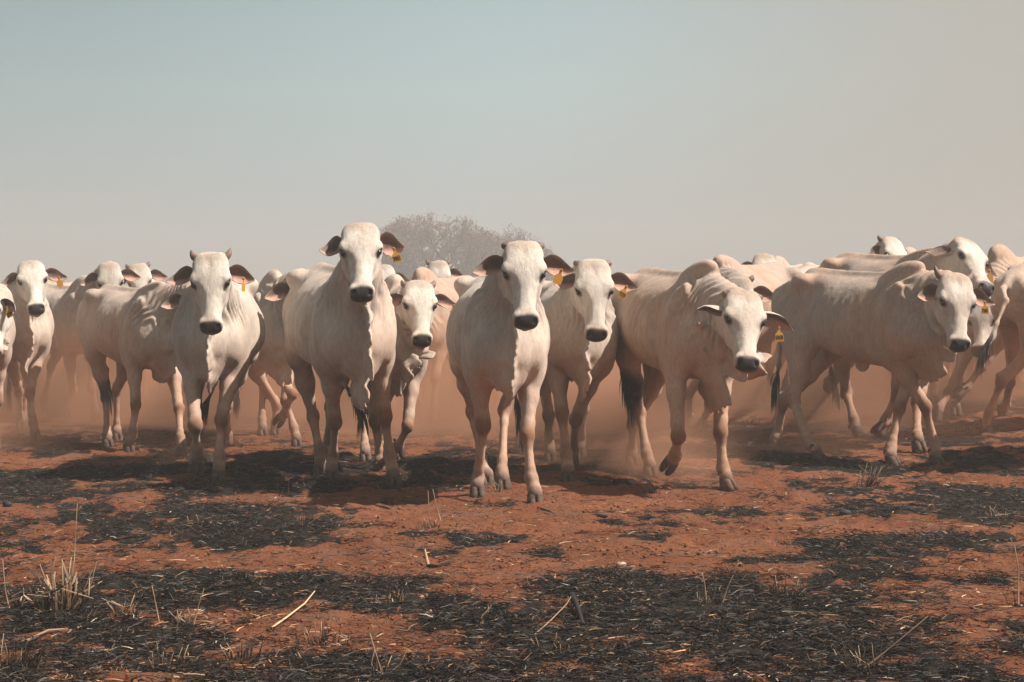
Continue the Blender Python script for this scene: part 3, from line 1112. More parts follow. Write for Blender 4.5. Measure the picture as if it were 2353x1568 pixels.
    edge = 0.468 + 0.035 * (nB - 0.5) - 0.012 * sstep(-0.03, -0.1, hz) + 0.01 * sstep(0.03, 0.07, np.abs(hy))
    nose = np.where(inhead, sstep(-0.014, 0.012, hx - edge), 0) * (1 - 0.8 * sstep(0.062, 0.074, np.abs(hy))) * (1 - 0.75 * sstep(-0.082, -0.100, hz))
    nose = nose[:, None]
    col = col * (1 - nose) + np.array([0.034, 0.029, 0.028]) * (0.5 + nB[:, None]) * nose
    for s_ in (1, -1):
        de = np.linalg.norm((hl - np.array([0.206, 0.111 * s_, -0.030])) * np.array([0.8, 0.8, 1.25]), axis=1)
        ke = (sstep(0.038, 0.021, de) * 0.93)[:, None]
        col = col * (1 - ke) + np.array([0.07, 0.05, 0.042]) * ke
        dt = np.linalg.norm((hl - np.array([0.262, 0.090 * s_, -0.05])) * np.array([0.6, 1, 1.5]), axis=1)
        ke = (sstep(0.035, 0.01, dt) * 0.35)[:, None]
        col = col * (1 - ke) + np.array([0.30, 0.23, 0.19]) * ke
    dtl = np.linalg.norm(V - np3(tpts[-1]), axis=1)
    kt = sstep(0.2, 0.08, dtl)[:, None]
    col = col * (1 - kt) + np.array([0.03, 0.025, 0.022]) * kt

    # ---------------- ears, one surface with the body mesh
    ed = ears or {}
    Vall, Fall, Call = [V], [Fq], [col]
    off = len(V)
    hooks = {}
    for s_ in (1, -1):
        o = ed.get(s_, {})
        out_, dr, back, tw = o.get('out', 1.0), o.get('down', 0.22) * 0.8, o.get('back', 0.12), o.get('twist', 0)
        e1 = (Yh * s_ * out_ + Xh * dr - Zh * back).normalized()
        e3 = (Zh - e1 * Zh.dot(e1)).normalized()
        e3 = Matrix.Rotation(R(tw) * s_, 3, e1) @ e3
        e2 = e3.cross(e1).normalized()
        if e2.dot(Xh) < 0:
            e2 = -e2
        base = H(0.095, 0.094 * s_, -0.085)
        ln = 0.218 * o.get('len', 1.0) * hs
        wd = 0.112 * hs * o.get('wid', 1.0)
        ev, ef, ec = ear_mesh(base, e1, e2, e3, ln, wd, o.get('curl', 0.12), off)
        ev = np.array([np3(q) for q in ev])
        ef = np.array(ef)
        if s_ > 0:
            ef = ef[:, ::-1]
        Vall.append(ev)
        Fall.append(ef)
        Call.append(np.array(ec))
        off += len(ev)
        hooks[s_] = base + e1 * (ln * tag_u) + e2 * (o.get('curl', 0.12) * ln * tag_u ** 2 + wd * 0.18) + e3 * 0.012
        # fringe of pale hair at the root of the ear
    V2 = np.concatenate(Vall)
    me = mesh_np('body', V2, np.concatenate(Fall), M_COAT, True, np.clip(np.concatenate(Call), 0, 1))
    link('body', me, root)

    # ---------------- separate parts
    if h < 0.014:
        for s_ in (1, -1):
            c = H(0.205, 0.110 * s_, -0.028)
            V_, F_ = [], []
            nu, nv = 8, 12
            for i in range(nu + 1):
                a = math.pi * i / nu
                for j in range(nv):
                    b = 2 * math.pi * j / nv
                    V_.append(c + (Xh * (0.022 * math.sin(a) * math.cos(b)) + Zh * (0.018 * math.sin(a) * math.sin(b)) + Yh * (0.016 * math.cos(a))) * hs)
            F_ = grid_faces(nu + 1, nv, 0, True)
            obj_py('eye', V_, F_, M_EYE, root)
    if horns > 0:
        for s_ in (1, -1):
            b0 = H(0.012, 0.084 * s_, -0.055)
            d1 = (Yh * s_ * 0.75 - Xh * 0.55).normalized()
            d2 = (Yh * s_ * 0.15 - Xh * 1.0 + Zh * 0.1).normalized()
            hn = horns * hs * 0.72
            V_, F_ = tube([b0, b0 + d1 * 0.03 * hs, b0 + d1 * (0.03 * hs + 0.25 * hn) + d2 * 0.15 * hn, b0 + d1 * (0.03 * hs + 0.4 * hn) + d2 * 0.55 * hn, b0 + d1 * (0.03 * hs + 0.45 * hn) + d2 * hn],
                          [0.026 * hs, 0.025 * hs, 0.021 * hs, 0.014 * hs, 0.004], 12)
            obj_py('horn', V_, F_, M_HORN, root)
    if knees:
        for l_ in legs:
            V_, F_ = hoof_mesh(l_[5], l_[6], l_[7])
            obj_py('hoof', V_, F_, M_HOOF, root)
    # tail tuft of long dark hair
    V_, F_ = [], []
    te, td = tpts[-1], (tpts[-1] - tpts[-2]).normalized()
    for i in range(70 if h < 0.014 else 24):
        st = te - td * rng.uniform(0, 0.16)
        ln = rng.uniform(0.12, 0.26)
        sp = Vector((rng.gauss(0, 1), rng.gauss(0, 1), rng.gauss(0, 1))) * 0.013
        g1 = Vector((0, 0, -1))
        q0 = st
        q1 = st + td * ln * 0.5 + sp
        q2 = st + (td * 0.65 + g1 * 0.35) * ln + sp * 1.3
        vv, ff = tube([q0, q1, q2], [0.0045, 0.0038, 0.0006], 3)
        o_ = len(V_)
        V_ += vv
        F_ += [tuple(o_ + q for q in f_) for f_ in ff]
    obj_py('tail_tuft', V_, F_, M_TUFT, root)
    if number is not None:
        hk = hooks[tagside]
        tsz = 0.9
        tw = Vector((0.12, -1, 0.1)) if number is not False else Vector((1.0, -0.3, 0.0))
        ear_tag(root, hk, ldir(tw), number if number else None, R(tagtilt), tsz)
    return root

#@HERD
# ------------------------------------------------------------------ ground sheet
BLOBS = []      # burnt patches and some painted-in cattle shadows on the ground: centre x, y, radius x, radius y, weight
def blob(px, py, rx, ry, w=1.0):
    c = GP(px, py)
    n_, f_ = GP(px, py + ry), GP(px, max(py - ry, 720))
    BLOBS.append((c.x, (n_.y + f_.y) / 2, rx / FPX * c.y, max((f_.y - n_.y) / 2, 0.05), w))
for b_ in [(310, 1195, 110, 20), (600, 1245, 200, 30), (700, 1200, 120, 22), (1080, 1245, 170, 22), (1290, 1272, 130, 9),
           (430, 1345, 330, 26), (720, 1350, 350, 30), (900, 1400, 330, 48), (1300, 1395, 300, 60), (1500, 1440, 330, 60),
           (1250, 1480, 380, 34), (1850, 1385, 300, 40), (2030, 1325, 170, 14), (2120, 1440, 260, 40), (2240, 1520, 260, 40),
           (150, 1440, 190, 36), (560, 1475, 420, 16), (1500, 1330, 230, 18), (1990, 1140, 260, 34), (2250, 1150, 150, 46),
           (2100, 1245, 230, 12), (1900, 1230, 190, 12), (1640, 1180, 160, 10), (1350, 1185, 70, 9), (1500, 1205, 90, 8), (1150, 1165, 90, 7),
           (150, 1085, 330, 34), (420, 1060, 260, 30), (950, 1115, 190, 20), (1080, 1075, 150, 26), (700, 1060, 200, 24), (760, 1125, 130, 10),
           (60, 1030, 220, 30), (350, 1000, 260, 26), (1450, 1065, 160, 30), (1750, 1050, 200, 36), (1950, 1085, 200, 22), (2230, 1070, 160, 26),  # several here darken the soil where cattle shadows fall
           (1750, 985, 260, 26), (2150, 1000, 260, 30), (1900, 1540, 220, 26), (500, 1120, 120, 14), (1700, 1500, 320, 34, .9), (700, 1540, 300, 20, .8),
           (2180, 1330, 200, 12), (1780, 1285, 140, 9), (1980, 1290, 160, 8), (80, 1270, 60, 6), (260, 1290, 60, 6), (430, 1165, 70, 6)]:
    blob(*b_)
RED = []
for b_ in [(150, 1220, 150, 26), (1300, 1180, 420, 26), (500, 1150, 260, 14), (1000, 1320, 170, 14), (730, 1480, 170, 18), (1150, 1300, 260, 14), (1700, 1310, 300, 16),
           (2250, 1390, 120, 26), (1830, 1545, 130, 26), (2000, 1215, 300, 14), (1700, 1140, 160, 14), (60, 1335, 130, 16), (1500, 1260, 260, 12), (350, 1560, 250, 26)]:
    c = GP(b_[0], b_[1]); n_, f_ = GP(b_[0], b_[1] + b_[3]), GP(b_[0], b_[1] - b_[3])
    RED.append((c.x, (n_.y + f_.y) / 2, b_[2] / FPX * c.y, (f_.y - n_.y) / 2, 1.0))

def burn_shade(x, y):
    x = np.asarray(x, dtype=np.float64); y = np.asarray(y, dtype=np.float64)
    wx = x + 0.5 * (fbm(x * 2.1, y * 2.1, seed=31, oct=3) - 0.5)
    wy = y + 0.7 * (fbm(x * 2.1, y * 2.1, seed=37, oct=3) - 0.5)
    m = np.zeros_like(wx)
    for cx, cy, rx, ry, w in BLOBS:
        q = ((wx - cx) / rx) ** 2 + ((wy - cy) / ry) ** 2
        m = np.maximum(m, w * np.exp(-q * 0.75))
    r = np.zeros_like(wx)
    for cx, cy, rx, ry, w in RED:
        q = ((wx - cx) / rx) ** 2 + ((wy - cy) / ry) ** 2
        r = np.maximum(r, w * np.exp(-q * 0.9))
    far = sstep(17, 24, y)
    base = 0.43 + 0.1 * far + 0.27 * sstep(10.5, 7.6, y)
    m = np.maximum(m, base * (1 - r))
    n_ = 0.42 * fbm(x * 1.3, y * 0.9, seed=41, oct=5) + 0.33 * fbm(x * 5.5, y * 3.6, seed=43, oct=4) + 0.25 * fbm(x * 14, y * 9, seed=47, oct=3) - 0.5
    return np.clip(sstep(0.14, 0.70, m * 0.72 - r * 0.2 + 0.05 + n_ * 3.3), 0, 1)

def axis_pts(segs):
    o_ = []
    for a, b, st in segs:
        o_ += list(np.arange(a, b - 1e-6, st))
    o_.append(segs[-1][1])
    return np.array(o_)
gx = axis_pts([(-120, -20, 8), (-20, -6, 0.35), (-6, 6, 0.03), (6, 20, 0.35), (20, 120, 8)])
gy = axis_pts([(-6, 5.5, 0.6), (5.5, 16, 0.035), (16, 24, 0.08), (24, 40, 0.4), (40, 300, 6)])
GX, GY = np.meshgrid(gx, gy, indexing='ij')
GZ = ground_z(GX, GY)
BM = burn_shade(GX, GY)
near = sstep(26, 12, GY) * sstep(9, 6, np.abs(GX))
GZ = GZ + near * (0.036 * (fbm(GX * 9, GY * 9, seed=51, oct=3) - 0.5) + 0.022 * BM * (fbm(GX * 16, GY * 16, seed=53, oct=2) - 0.3))
rh = np.random.RandomState(12)
for _ in range(900):      # hoof prints and scuffs pressed into the soil
    hx_, hy_ = rh.uniform(-6, 6), rh.uniform(6.2, 20) 
    ia, ib = np.searchsorted(gx, [hx_ - 0.2, hx_ + 0.2])
    ja, jb = np.searchsorted(gy, [hy_ - 0.25, hy_ + 0.25])
    if ib <= ia or jb <= ja: continue
    q_ = ((GX[ia:ib, ja:jb] - hx_) / 0.06) ** 2 + ((GY[ia:ib, ja:jb] - hy_) / 0.075) ** 2
    am = rh.uniform(0.012, 0.032)
    GZ[ia:ib, ja:jb] += -am * np.exp(-q_) + am * 0.55 * np.exp(-(np.sqrt(q_) - 1.7) ** 2 / 0.25)
nx, ny = len(gx), len(gy)
ii = (np.arange(nx - 1)[:, None] * ny + np.arange(ny - 1)[None, :]).ravel()
GF = np.stack([ii, ii + ny, ii + ny + 1, ii + 1], 1)
def mat_ground():
    m, t, b = new_mat('burnt_red_soil')
    at = nd(t, 'ShaderNodeAttribute', attribute_name='burn_shade')
    geo = nd(t, 'ShaderNodeNewGeometry')
    def noise(sc, det=6.0, ro=0.6, mp=None):
        n = nd(t, 'ShaderNodeTexNoise', i_Scale=sc, i_Detail=det, i_Roughness=ro)
        src = geo.outputs['Position']
        if mp:
            q = nd(t, 'ShaderNodeMapping')
            q.inputs['Scale'].default_value = mp
            t.links.new(src, q.inputs['Vector'])
            src = q.outputs[0]
        t.links.new(src, n.inputs['Vector'])
        return n.outputs['Fac']
    def mrange(s_, a, b_, c=0.0, d=1.0):
        q = nd(t, 'ShaderNodeMapRange')
        for k_, v_ in zip(('From Min', 'From Max', 'To Min', 'To Max'), (a, b_, c, d)):
            q.inputs[k_].default_value = v_
        t.links.new(s_, q.inputs['Value'])
        return q.outputs[0]
    def mixc(f, a, b_):
        q = nd(t, 'ShaderNodeMixRGB')
        for s_, v_ in ((q.inputs['Fac'], f), (q.inputs['Color1'], a), (q.inputs['Color2'], b_)):
            if isinstance(v_, tuple): s_.default_value = (*v_, 1)
            elif isinstance(v_, (int, float)): s_.default_value = v_
            else: t.links.new(v_, s_)
        return q.outputs[0]
    def math_(op, a, b_):
        q = nd(t, 'ShaderNodeMath', operation=op)
        for s_, v_ in zip(q.inputs, (a, b_)):
            if isinstance(v_, (int, float)): s_.default_value = v_
            else: t.links.new(v_, s_)
        return q.outputs[0]
    n1 = noise(1.1, 5); n2 = noise(13, 6, 0.7); n3 = noise(70, 5, 0.7); n4 = noise(200, 3, 0.6); n5 = noise(2.6, 5, 0.6)
    soil = mixc(mrange(n1, 0.35, 0.65), (0.185, 0.063, 0.027), (0.315, 0.120, 0.054))
    soil = mixc(mrange(n2, 0.35, 0.7, 0, 0.55), soil, (0.27, 0.085, 0.04))
    soil = mixc(mrange(n5, 0.50, 0.70, 0, 0.65), soil, (0.22, 0.125, 0.09))      # ash-dulled soil
    soil = mixc(mrange(n4, 0.6, 0.75, 0, 0.35), soil, (0.48, 0.22, 0.115))
    soil = mixc(mrange(n3, 0.54, 0.68, 0, 0.7), soil, (0.085, 0.035, 0.022))
    soil = mixc(mrange(noise(32, 4, 0.7), 0.56, 0.7, 0, 0.6), soil, (0.13, 0.05, 0.03))
    char = mixc(mrange(n3, 0.4, 0.7), (0.010, 0.008, 0.007), (0.050, 0.037, 0.031))
    char = mixc(mrange(n2, 0.58, 0.75, 0, 0.35), char, (0.25, 0.12, 0.075))
    bf = math_('ADD', at.outputs['Fac'], mrange(n2, 0.25, 0.75, -0.38, 0.38))
    bf = math_('ADD', bf, mrange(n3, 0.25, 0.75, -0.30, 0.30))
    bf = mrange(bf, 0.40, 0.62)
    colr = mixc(bf, soil, char)
    t.links.new(colr, b.inputs['Base Color'])
    b.inputs['Roughness'].default_value = 0.92
    b.inputs['Specular IOR Level'].default_value = 0.15
    hsum = math_('ADD', math_('MULTIPLY', n3, 0.5), math_('MULTIPLY', n2, 1.2))
    hsum = math_('ADD', hsum, math_('MULTIPLY', n4, 0.25))
    bp = nd(t, 'ShaderNodeBump', i_Strength=1.0, i_Distance=0.035)
    t.links.new(hsum, bp.inputs['Height'])
    t.links.new(bp.outputs[0], b.inputs['Normal'])
    return m
gme = mesh_np('ground', np.stack([GX.ravel(), GY.ravel(), GZ.ravel()], 1), GF, mat_ground(), True, attrs={'burn_shade': BM.ravel()})
tag(link('ground', gme), 'red soil with burnt black patches', kind='structure')

# ------------------------------------------------------------------ litter of burnt grass, one mass nobody could count
rs = np.random.RandomState(4)
M_LIT = mat_attr('litter', 0.85, 0.12)
def ribbons(pos, ang, elev, ln, wd, bend, col, z0, nseg=2):
    """thin curved strips; arrays of length n"""
    n = len(pos)
    dirx = np.stack([np.cos(ang) * np.cos(elev), np.sin(ang) * np.cos(elev), np.sin(elev)], 1)
    sdx = np.stack([-np.sin(ang), np.cos(ang), np.zeros(n)], 1)
    roll = rs.uniform(-1.2, 1.2, n)
    upx = np.cross(dirx, sdx)
    wv = sdx * np.cos(roll)[:, None] + upx * np.sin(roll)[:, None]
    Vs = []
    for i in range(nseg + 1):
        t_ = i / nseg
        c = pos + dirx * (ln * t_)[:, None] + sdx * (bend * ln * t_ * t_)[:, None] - np.array([0, 0, 1])[None] * (np.sin(elev) * ln * 0.5 * t_ * t_)[:, None]
        w_ = wd * (1 - 0.75 * t_ ** 2) * 0.5
        Vs += [c - wv * w_[:, None], c + wv * w_[:, None]]
    k_ = 2 * (nseg + 1)
    V_ = np.stack(Vs, 1).reshape(-1, 3)
    base = np.arange(n)[:, None] * k_
    F_ = np.concatenate([base + np.array([2 * i, 2 * i + 1, 2 * i + 3, 2 * i + 2])[None] for i in range(nseg)], 0)
    return V_, F_, np.repeat(col, k_, axis=0)
def scatter(n, ylo=985, yhi=1640, power=1.0):
    py = ylo + (yhi - ylo) * rs.uniform(0, 1, n) ** power
    px = rs.uniform(-260, 2610, n)
    d = FPX * CAM_H / (py - HZ)
    x = (px - W0 / 2) / FPX * d
    # spread the sampling a little so the density is a property of the place
    x = x + rs.normal(0, 0.05, n)
    y = d + rs.normal(0, 0.05, n)
    return x, y
x_, y_ = scatter(620000)
b_ = burn_shade(x_, y_)
keep = rs.uniform(0, 1, len(x_)) < (0.05 + 0.62 * b_) * (0.35 + 0.9 * vnoise(x_ * 5, y_ * 5, seed=77))
x_, y_, b_ = x_[keep], y_[keep], b_[keep]
n_ = len(x_)
cl_ = sstep(0.55, 0.85, fbm(x_ * 4.5, y_ * 4.5, seed=78, oct=3)) * b_
pos = np.stack([x_, y_, ground_z(x_, y_) + rs.uniform(0.0, 0.018, n_) + 0.035 * cl_ * rs.uniform(0, 1, n_)], 1)
kind_ = rs.uniform(0, 1, n_)
col = np.array([0.013, 0.0105, 0.0095])[None] * rs.uniform(0.4, 2.2, n_)[:, None]
m_ = kind_ > 0.80; col[m_] = np.array([0.085, 0.078, 0.073]) * rs.uniform(0.5, 1.5, m_.sum())[:, None]
m_ = kind_ > 0.93; col[m_] = np.array([0.24, 0.14, 0.085]) * rs.uniform(0.5, 1.4, m_.sum())[:, None]
m_ = kind_ > 0.99; col[m_] = np.array([0.36, 0.34, 0.31]) * rs.uniform(0.6, 1.2, m_.sum())[:, None]
V_, F_, C_ = ribbons(pos, rs.uniform(0, 6.283, n_), np.abs(rs.normal(0, 0.3, n_)) + cl_ * rs.uniform(0, 0.9, n_), rs.uniform(0.015, 0.07, n_), rs.uniform(0.0014, 0.0048, n_), rs.uniform(-0.6, 0.6, n_), col, 0)
tag(link('burnt_grass_litter', mesh_np('burnt_grass_litter', V_, F_, M_LIT, False, C_)), 'black charred grass blades strewn over the ground', kind='stuff')
# larger charred leaf flakes with a dull sheen
M_FLAKE = mat_attr('charred_leaf', 0.65, 0.25)
x_, y_ = scatter(150000, 1090)
b_ = burn_shade(x_, y_)
keep = rs.uniform(0, 1, len(x_)) < (0.008 + 0.16 * b_ ** 1.5) * (0.3 + 1.2 * sstep(0.4, 0.7, vnoise(x_ * 6, y_ * 6, seed=79)))
x_, y_, b_ = x_[keep], y_[keep], b_[keep]
n_ = len(x_)
pos = np.stack([x_, y_, ground_z(x_, y_) + rs.uniform(0.008, 0.04, n_)], 1)
col = np.array([0.014, 0.012, 0.0115])[None] * rs.uniform(0.4, 2.0, n_)[:, None]
kind_ = rs.uniform(0, 1, n_)
m_ = kind_ > 0.86; col[m_] = np.array([0.055, 0.05, 0.048]) * rs.uniform(0.5, 1.5, m_.sum())[:, None]
m_ = kind_ > 0.99; col[m_] = np.array([0.45, 0.33, 0.22]) * rs.uniform(0.6, 1.3, m_.sum())[:, None]
V_, F_, C_ = ribbons(pos, rs.uniform(0, 6.283, n_), rs.normal(0.15, 0.35, n_), rs.uniform(0.012, 0.05, n_), rs.uniform(0.002, 0.0065, n_), rs.uniform(-0.9, 0.8, n_), col, 0, 3)
tag(link('charred_leaf_litter', mesh_np('charred_leaf_litter', V_, F_, M_FLAKE, True, C_)), 'curled black leaf flakes with a grey sheen over the burnt patches', kind='stuff')
# pale straw bits
x_, y_ = scatter(12000, 960)
keep = rs.uniform(0, 1, len(x_)) < 0.25 + 0.75 * sstep(0.35, 0.7, fbm(x_ * 1.7, y_ * 1.7, seed=91, oct=3))
x_, y_ = x_[keep], y_[keep]
n_ = len(x_)
pos = np.stack([x_, y_, ground_z(x_, y_) + rs.uniform(0.004, 0.02, n_)], 1)
kind_ = rs.uniform(0, 1, n_)
col = np.array([0.42, 0.25, 0.13])[None] * rs.uniform(0.5, 1.3, n_)[:, None]
m_ = kind_ > 0.93; col[m_] = np.array([0.56, 0.43, 0.30]) * rs.uniform(0.7, 1.15, m_.sum())[:, None]
m_ = kind_ < 0.35; col[m_] = np.array([0.07, 0.035, 0.022]) * rs.uniform(0.5, 1.5, m_.sum())[:, None]
V_, F_, C_ = ribbons(pos, rs.uniform(0, 6.283, n_), np.abs(rs.normal(0, 0.2, n_)), rs.uniform(0.012, 0.07, n_) * rs.uniform(0.5, 1.3, n_), rs.uniform(0.002, 0.006, n_), rs.uniform(-0.3, 0.3, n_), col, 0)
tag(link('straw_litter', mesh_np('straw_litter', V_, F_, M_LIT, False, C_)), 'pale broken straw scattered over red soil', kind='stuff')
# soil crumbs
x_, y_ = scatter(26000, 1000)
keep = rs.uniform(0, 1, len(x_)) < 0.15 + 0.85 * sstep(0.4, 0.65, fbm(x_ * 2.3, y_ * 2.3, seed=95, oct=3))
x_, y_ = x_[keep], y_[keep]
n_ = len(x_)
rad = 0.002 + 0.011 * rs.uniform(0, 1, n_) ** 4
oc = np.array([(1, 0, 0), (0, 1, 0), (-1, 0, 0), (0, -1, 0), (0, 0, 0.8), (0, 0, -0.8)], dtype=float)
jit = 1 + 0.35 * rs.uniform(-1, 1, (n_, 6, 1))
V_ = (oc[None] * rad[:, None, None] * jit + np.stack([x_, y_, ground_z(x_, y_) + rad * 0.5], 1)[:, None, :]).reshape(-1, 3)
of_ = np.array([(0, 1, 4), (1, 2, 4), (2, 3, 4), (3, 0, 4), (1, 0, 5), (2, 1, 5), (3, 2, 5), (0, 3, 5)])
F_ = (np.arange(n_)[:, None, None] * 6 + of_[None]).reshape(-1, 3)
col = np.array([0.24, 0.085, 0.038])[None] * rs.uniform(0.45, 1.25, n_)[:, None]
m_ = rs.uniform(0, 1, n_) > 0.993; col[m_] = np.array([0.5, 0.4, 0.3])
tag(link('soil_crumbs', mesh_np('soil_crumbs', V_, F_, M_LIT, False, np.repeat(col, 6, axis=0))), 'small red crumbs of broken soil', kind='stuff')

# ------------------------------------------------------------------ grass tufts, sticks and stones, each its own thing
def tuft(label, px, py, hgt, n, spread, seed, dark=0.5, lean=0.0, stems=(), group='dry and charred grass tufts', wide=1.0):
    c = GP(px, py)
    r_ = random.Random(seed)
    V_, F_, Cl = [], [], []
    for i in range(n):
        a = r_.uniform(0, 6.283)
        b0 = Vector((math.cos(a), math.sin(a), 0)) * r_.uniform(0, spread * 0.35)
        hh = hgt * r_.uniform(0.25, 1.0)
        tilt = r_.gauss(0, 0.45)
        d_ = Vector((math.cos(a) * abs(tilt) + lean, math.sin(a) * abs(tilt), 1)).normalized()
        k1 = Vector((r_.gauss(0, 0.1), r_.gauss(0, 0.1), 0)) * hh
        p1 = b0 + d_ * hh * 0.55
        if r_.random() < 0.45:
            k1 = Vector((r_.gauss(0, 0.4), r_.gauss(0, 0.3), -abs(r_.gauss(0, 0.35)))) * hh
        p2 = b0 + d_ * hh + k1
        w_ = r_.uniform(0.0016, 0.0036) * wide
        isd = r_.random() < dark
        vv, ff = tube([b0 - Vector((0, 0, 0.02)), p1, p2], [w_, w_ * 0.85, w_ * 0.35], 5, 0.6)
        o_ = len(V_)
        V_ += vv
        F_ += [tuple(o_ + q for q in f_) for f_ in ff]
        for lv in range(3):
            if isd:
                cc = (0.03, 0.022, 0.018) if lv < 2 else (0.09, 0.07, 0.055)
            else:
                cc = ((0.03, 0.018, 0.013), (0.24, 0.14, 0.08), (0.58, 0.44, 0.30))[lv]
                k_ = r_.uniform(0.75, 1.15)
                cc = tuple(q * k_ for q in cc)
            Cl += [cc] * 5
    for pts in stems:     # long single stems: (dx, dy, z) in metres
        o_ = len(V_)
        vv, ff = tube([Vector(p) for p in pts], [0.0036 - 0.002 * i / (len(pts) - 1) for i in range(len(pts))], 5)
        V_ += vv
        F_ += [tuple(o_ + q for q in f_) for f_ in ff]
        for i in range(len(pts)):
            Cl += [((0.55, 0.40, 0.26), (0.25, 0.15, 0.10))[i % 2]] * 5
    o = obj_py('grass_tuft', [Vector(v) for v in V_], F_, M_LIT, None, False, np.array(Cl))
    o.location = c
    tag(o, label, 'grass tuft', group)
    return o
tuft('tall pale dry grass tuft with one long upright stem at the lower left', 140, 1412, 0.23, 75, 0.27, 3, 0.35, stems=[[(0.02, 0, 0), (0.035, 0, 0.12), (0.05, 0, 0.2), (0.055, 0, 0.3), (0.062, 0, 0.42)], [(-0.03, 0, 0), (-0.05, 0, 0.11), (-0.08, 0, 0.19)], [(-0.02, 0, 0), (-0.035, 0, 0.16), (-0.02, 0, 0.22)], [(0.03, 0, 0), (0.11, 0, 0.1), (0.135, 0, 0.2)], [(0.06, 0, 0), (0.09, 0, 0.1), (0.12, 0, 0.17)]], wide=2.2)
tuft('short brown dry tuft just right of the tall pale tuft', 290, 1422, 0.10, 34, 0.12, 5, 0.6, wide=1.2)
tuft('small dry tuft with a leaning stem, third from the left edge', 425, 1440, 0.08, 24, 0.09, 6, 0.35, stems=[[(-0.09, 0, 0), (-0.11, 0, 0.1), (-0.12, 0, 0.15)], [(0.03, 0, 0), (0.05, 0, 0.08), (0.07, 0, 0.14)]])
tuft('thin pale stem standing at the left edge of the picture', 12, 1405, 0.06, 8, 0.06, 7, 0.5, stems=[[(0.02, 0, -0.01), (0, 0, 0.08), (-0.01, 0, 0.2)], [(0.06, 0, 0), (0.07, 0, 0.06), (0.07, 0, 0.09)]])
tuft('black charred clump in the bottom left corner', 40, 1545, 0.13, 80, 0.25, 8, 0.88, lean=0.3)
tuft('low charred tuft with pale tips at the bottom, left of centre', 385, 1540, 0.09, 55, 0.22, 9, 0.85)
tuft('charred tuft with a few straw tips near the bottom edge', 560, 1520, 0.08, 40, 0.2, 10, 0.85)
tuft('small tuft of burnt stubble on the pale ash patch', 700, 1530, 0.06, 36, 0.14, 11, 0.85)
tuft('tuft with one tall bent straw stem at the bottom centre', 890, 1560, 0.08, 20, 0.14, 12, 0.5, stems=[[(0, 0, -0.03), (-0.03, 0, 0.06), (-0.055, 0.01, 0.14)], [(0.01, 0, 0.02), (0.04, 0, 0.045), (0.06, 0, 0.09)], [(-0.03, 0, -0.03), (-0.05, 0, 0.05), (-0.04, 0, 0.09)]])
tuft('upright black stubble above the pale stick', 745, 1480, 0.08, 36, 0.3, 13, 0.75)
tuft('dry tuft of spread blades beside the pale stick end', 885, 1395, 0.09, 40, 0.2, 14, 0.55)
tuft('black tuft on the dark patch left of centre', 705, 1215, 0.10, 60, 0.2, 15, 0.92)
tuft('pale thin stems rising from the dark patch near the centre', 990, 1218, 0.08, 24, 0.2, 16, 0.6, stems=[[(0, 0, 0), (-0.01, 0, 0.1), (-0.015, 0, 0.2)], [(0.05, 0, 0.05), (0.03, 0, 0.12), (0.01, 0, 0.21)]])
tuft('straw tuft leaning right below the horned cow tagged 7181', 1990, 1120, 0.17, 60, 0.22, 17, 0.45, lean=0.45)
tuft('small spiky dry tuft right of the foremost right cow hooves', 2215, 992, 0.12, 26, 0.22, 18, 0.35, wide=1.3)
tuft('charred stubble clump on the right dark field', 1800, 1375, 0.10, 50, 0.26, 19, 0.85, wide=1.2)
tuft('charred clump with two pale stems left of the stubble clump', 1625, 1400, 0.09, 34, 0.16, 20, 0.8, stems=[[(0, 0, 0), (-0.01, 0, 0.1), (-0.02, 0, 0.14)], [(0.05, 0, 0), (0.08, 0, 0.09), (0.1, 0, 0.13)]])
tuft('dark clump with brown stems in the lower right', 1975, 1545, 0.12, 46, 0.22, 21, 0.75, lean=-0.2, stems=[[(0, 0, 0), (0.1, 0, 0.08), (0.22, 0, 0.18)]])
tuft('charred upright stems at the right edge', 2340, 1395, 0.12, 18, 0.14, 22, 0.7, stems=[[(0, 0, 0), (0, 0, 0.15), (-0.015, 0, 0.24)]])
tuft('dry tuft at the right edge of the red soil', 2300, 1195, 0.09, 26, 0.3, 23, 0.4)
tuft('faint dry stems in the dust between the two middle cows', 1410, 985, 0.18, 14, 0.2, 24, 0.5)
tuft('pale tuft right of the small horned cow on the left', 545, 1030, 0.10, 24, 0.1, 25, 0.1, wide=1.4)
tuft('brown twiggy tuft on the red soil below the tall cow', 640, 1138, 0.13, 12, 0.2, 26, 0.5, lean=-0.3)
tuft('black stubble on the dark patch at mid left', 470, 1210, 0.07, 50, 0.3, 27, 0.85)
tuft('black stubble tuft right of centre in the foreground', 1290, 1500, 0.07, 44, 0.25, 28, 0.85)
tuft('small charred tuft above the pale stone', 1390, 1322, 0.05, 26, 0.12, 29, 0.75)
tuft('straw wisps beside the dead stems at the middle right', 1145, 1130, 0.08, 16, 0.14, 30, 0.3)
tuft('dry tuft in front of the lowered head cow', 1500, 1135, 0.07, 22, 0.3, 31, 0.4)
tuft('brown spiky tuft in the middle right distance', 1720, 975, 0.16, 22, 0.3, 32, 0.6)

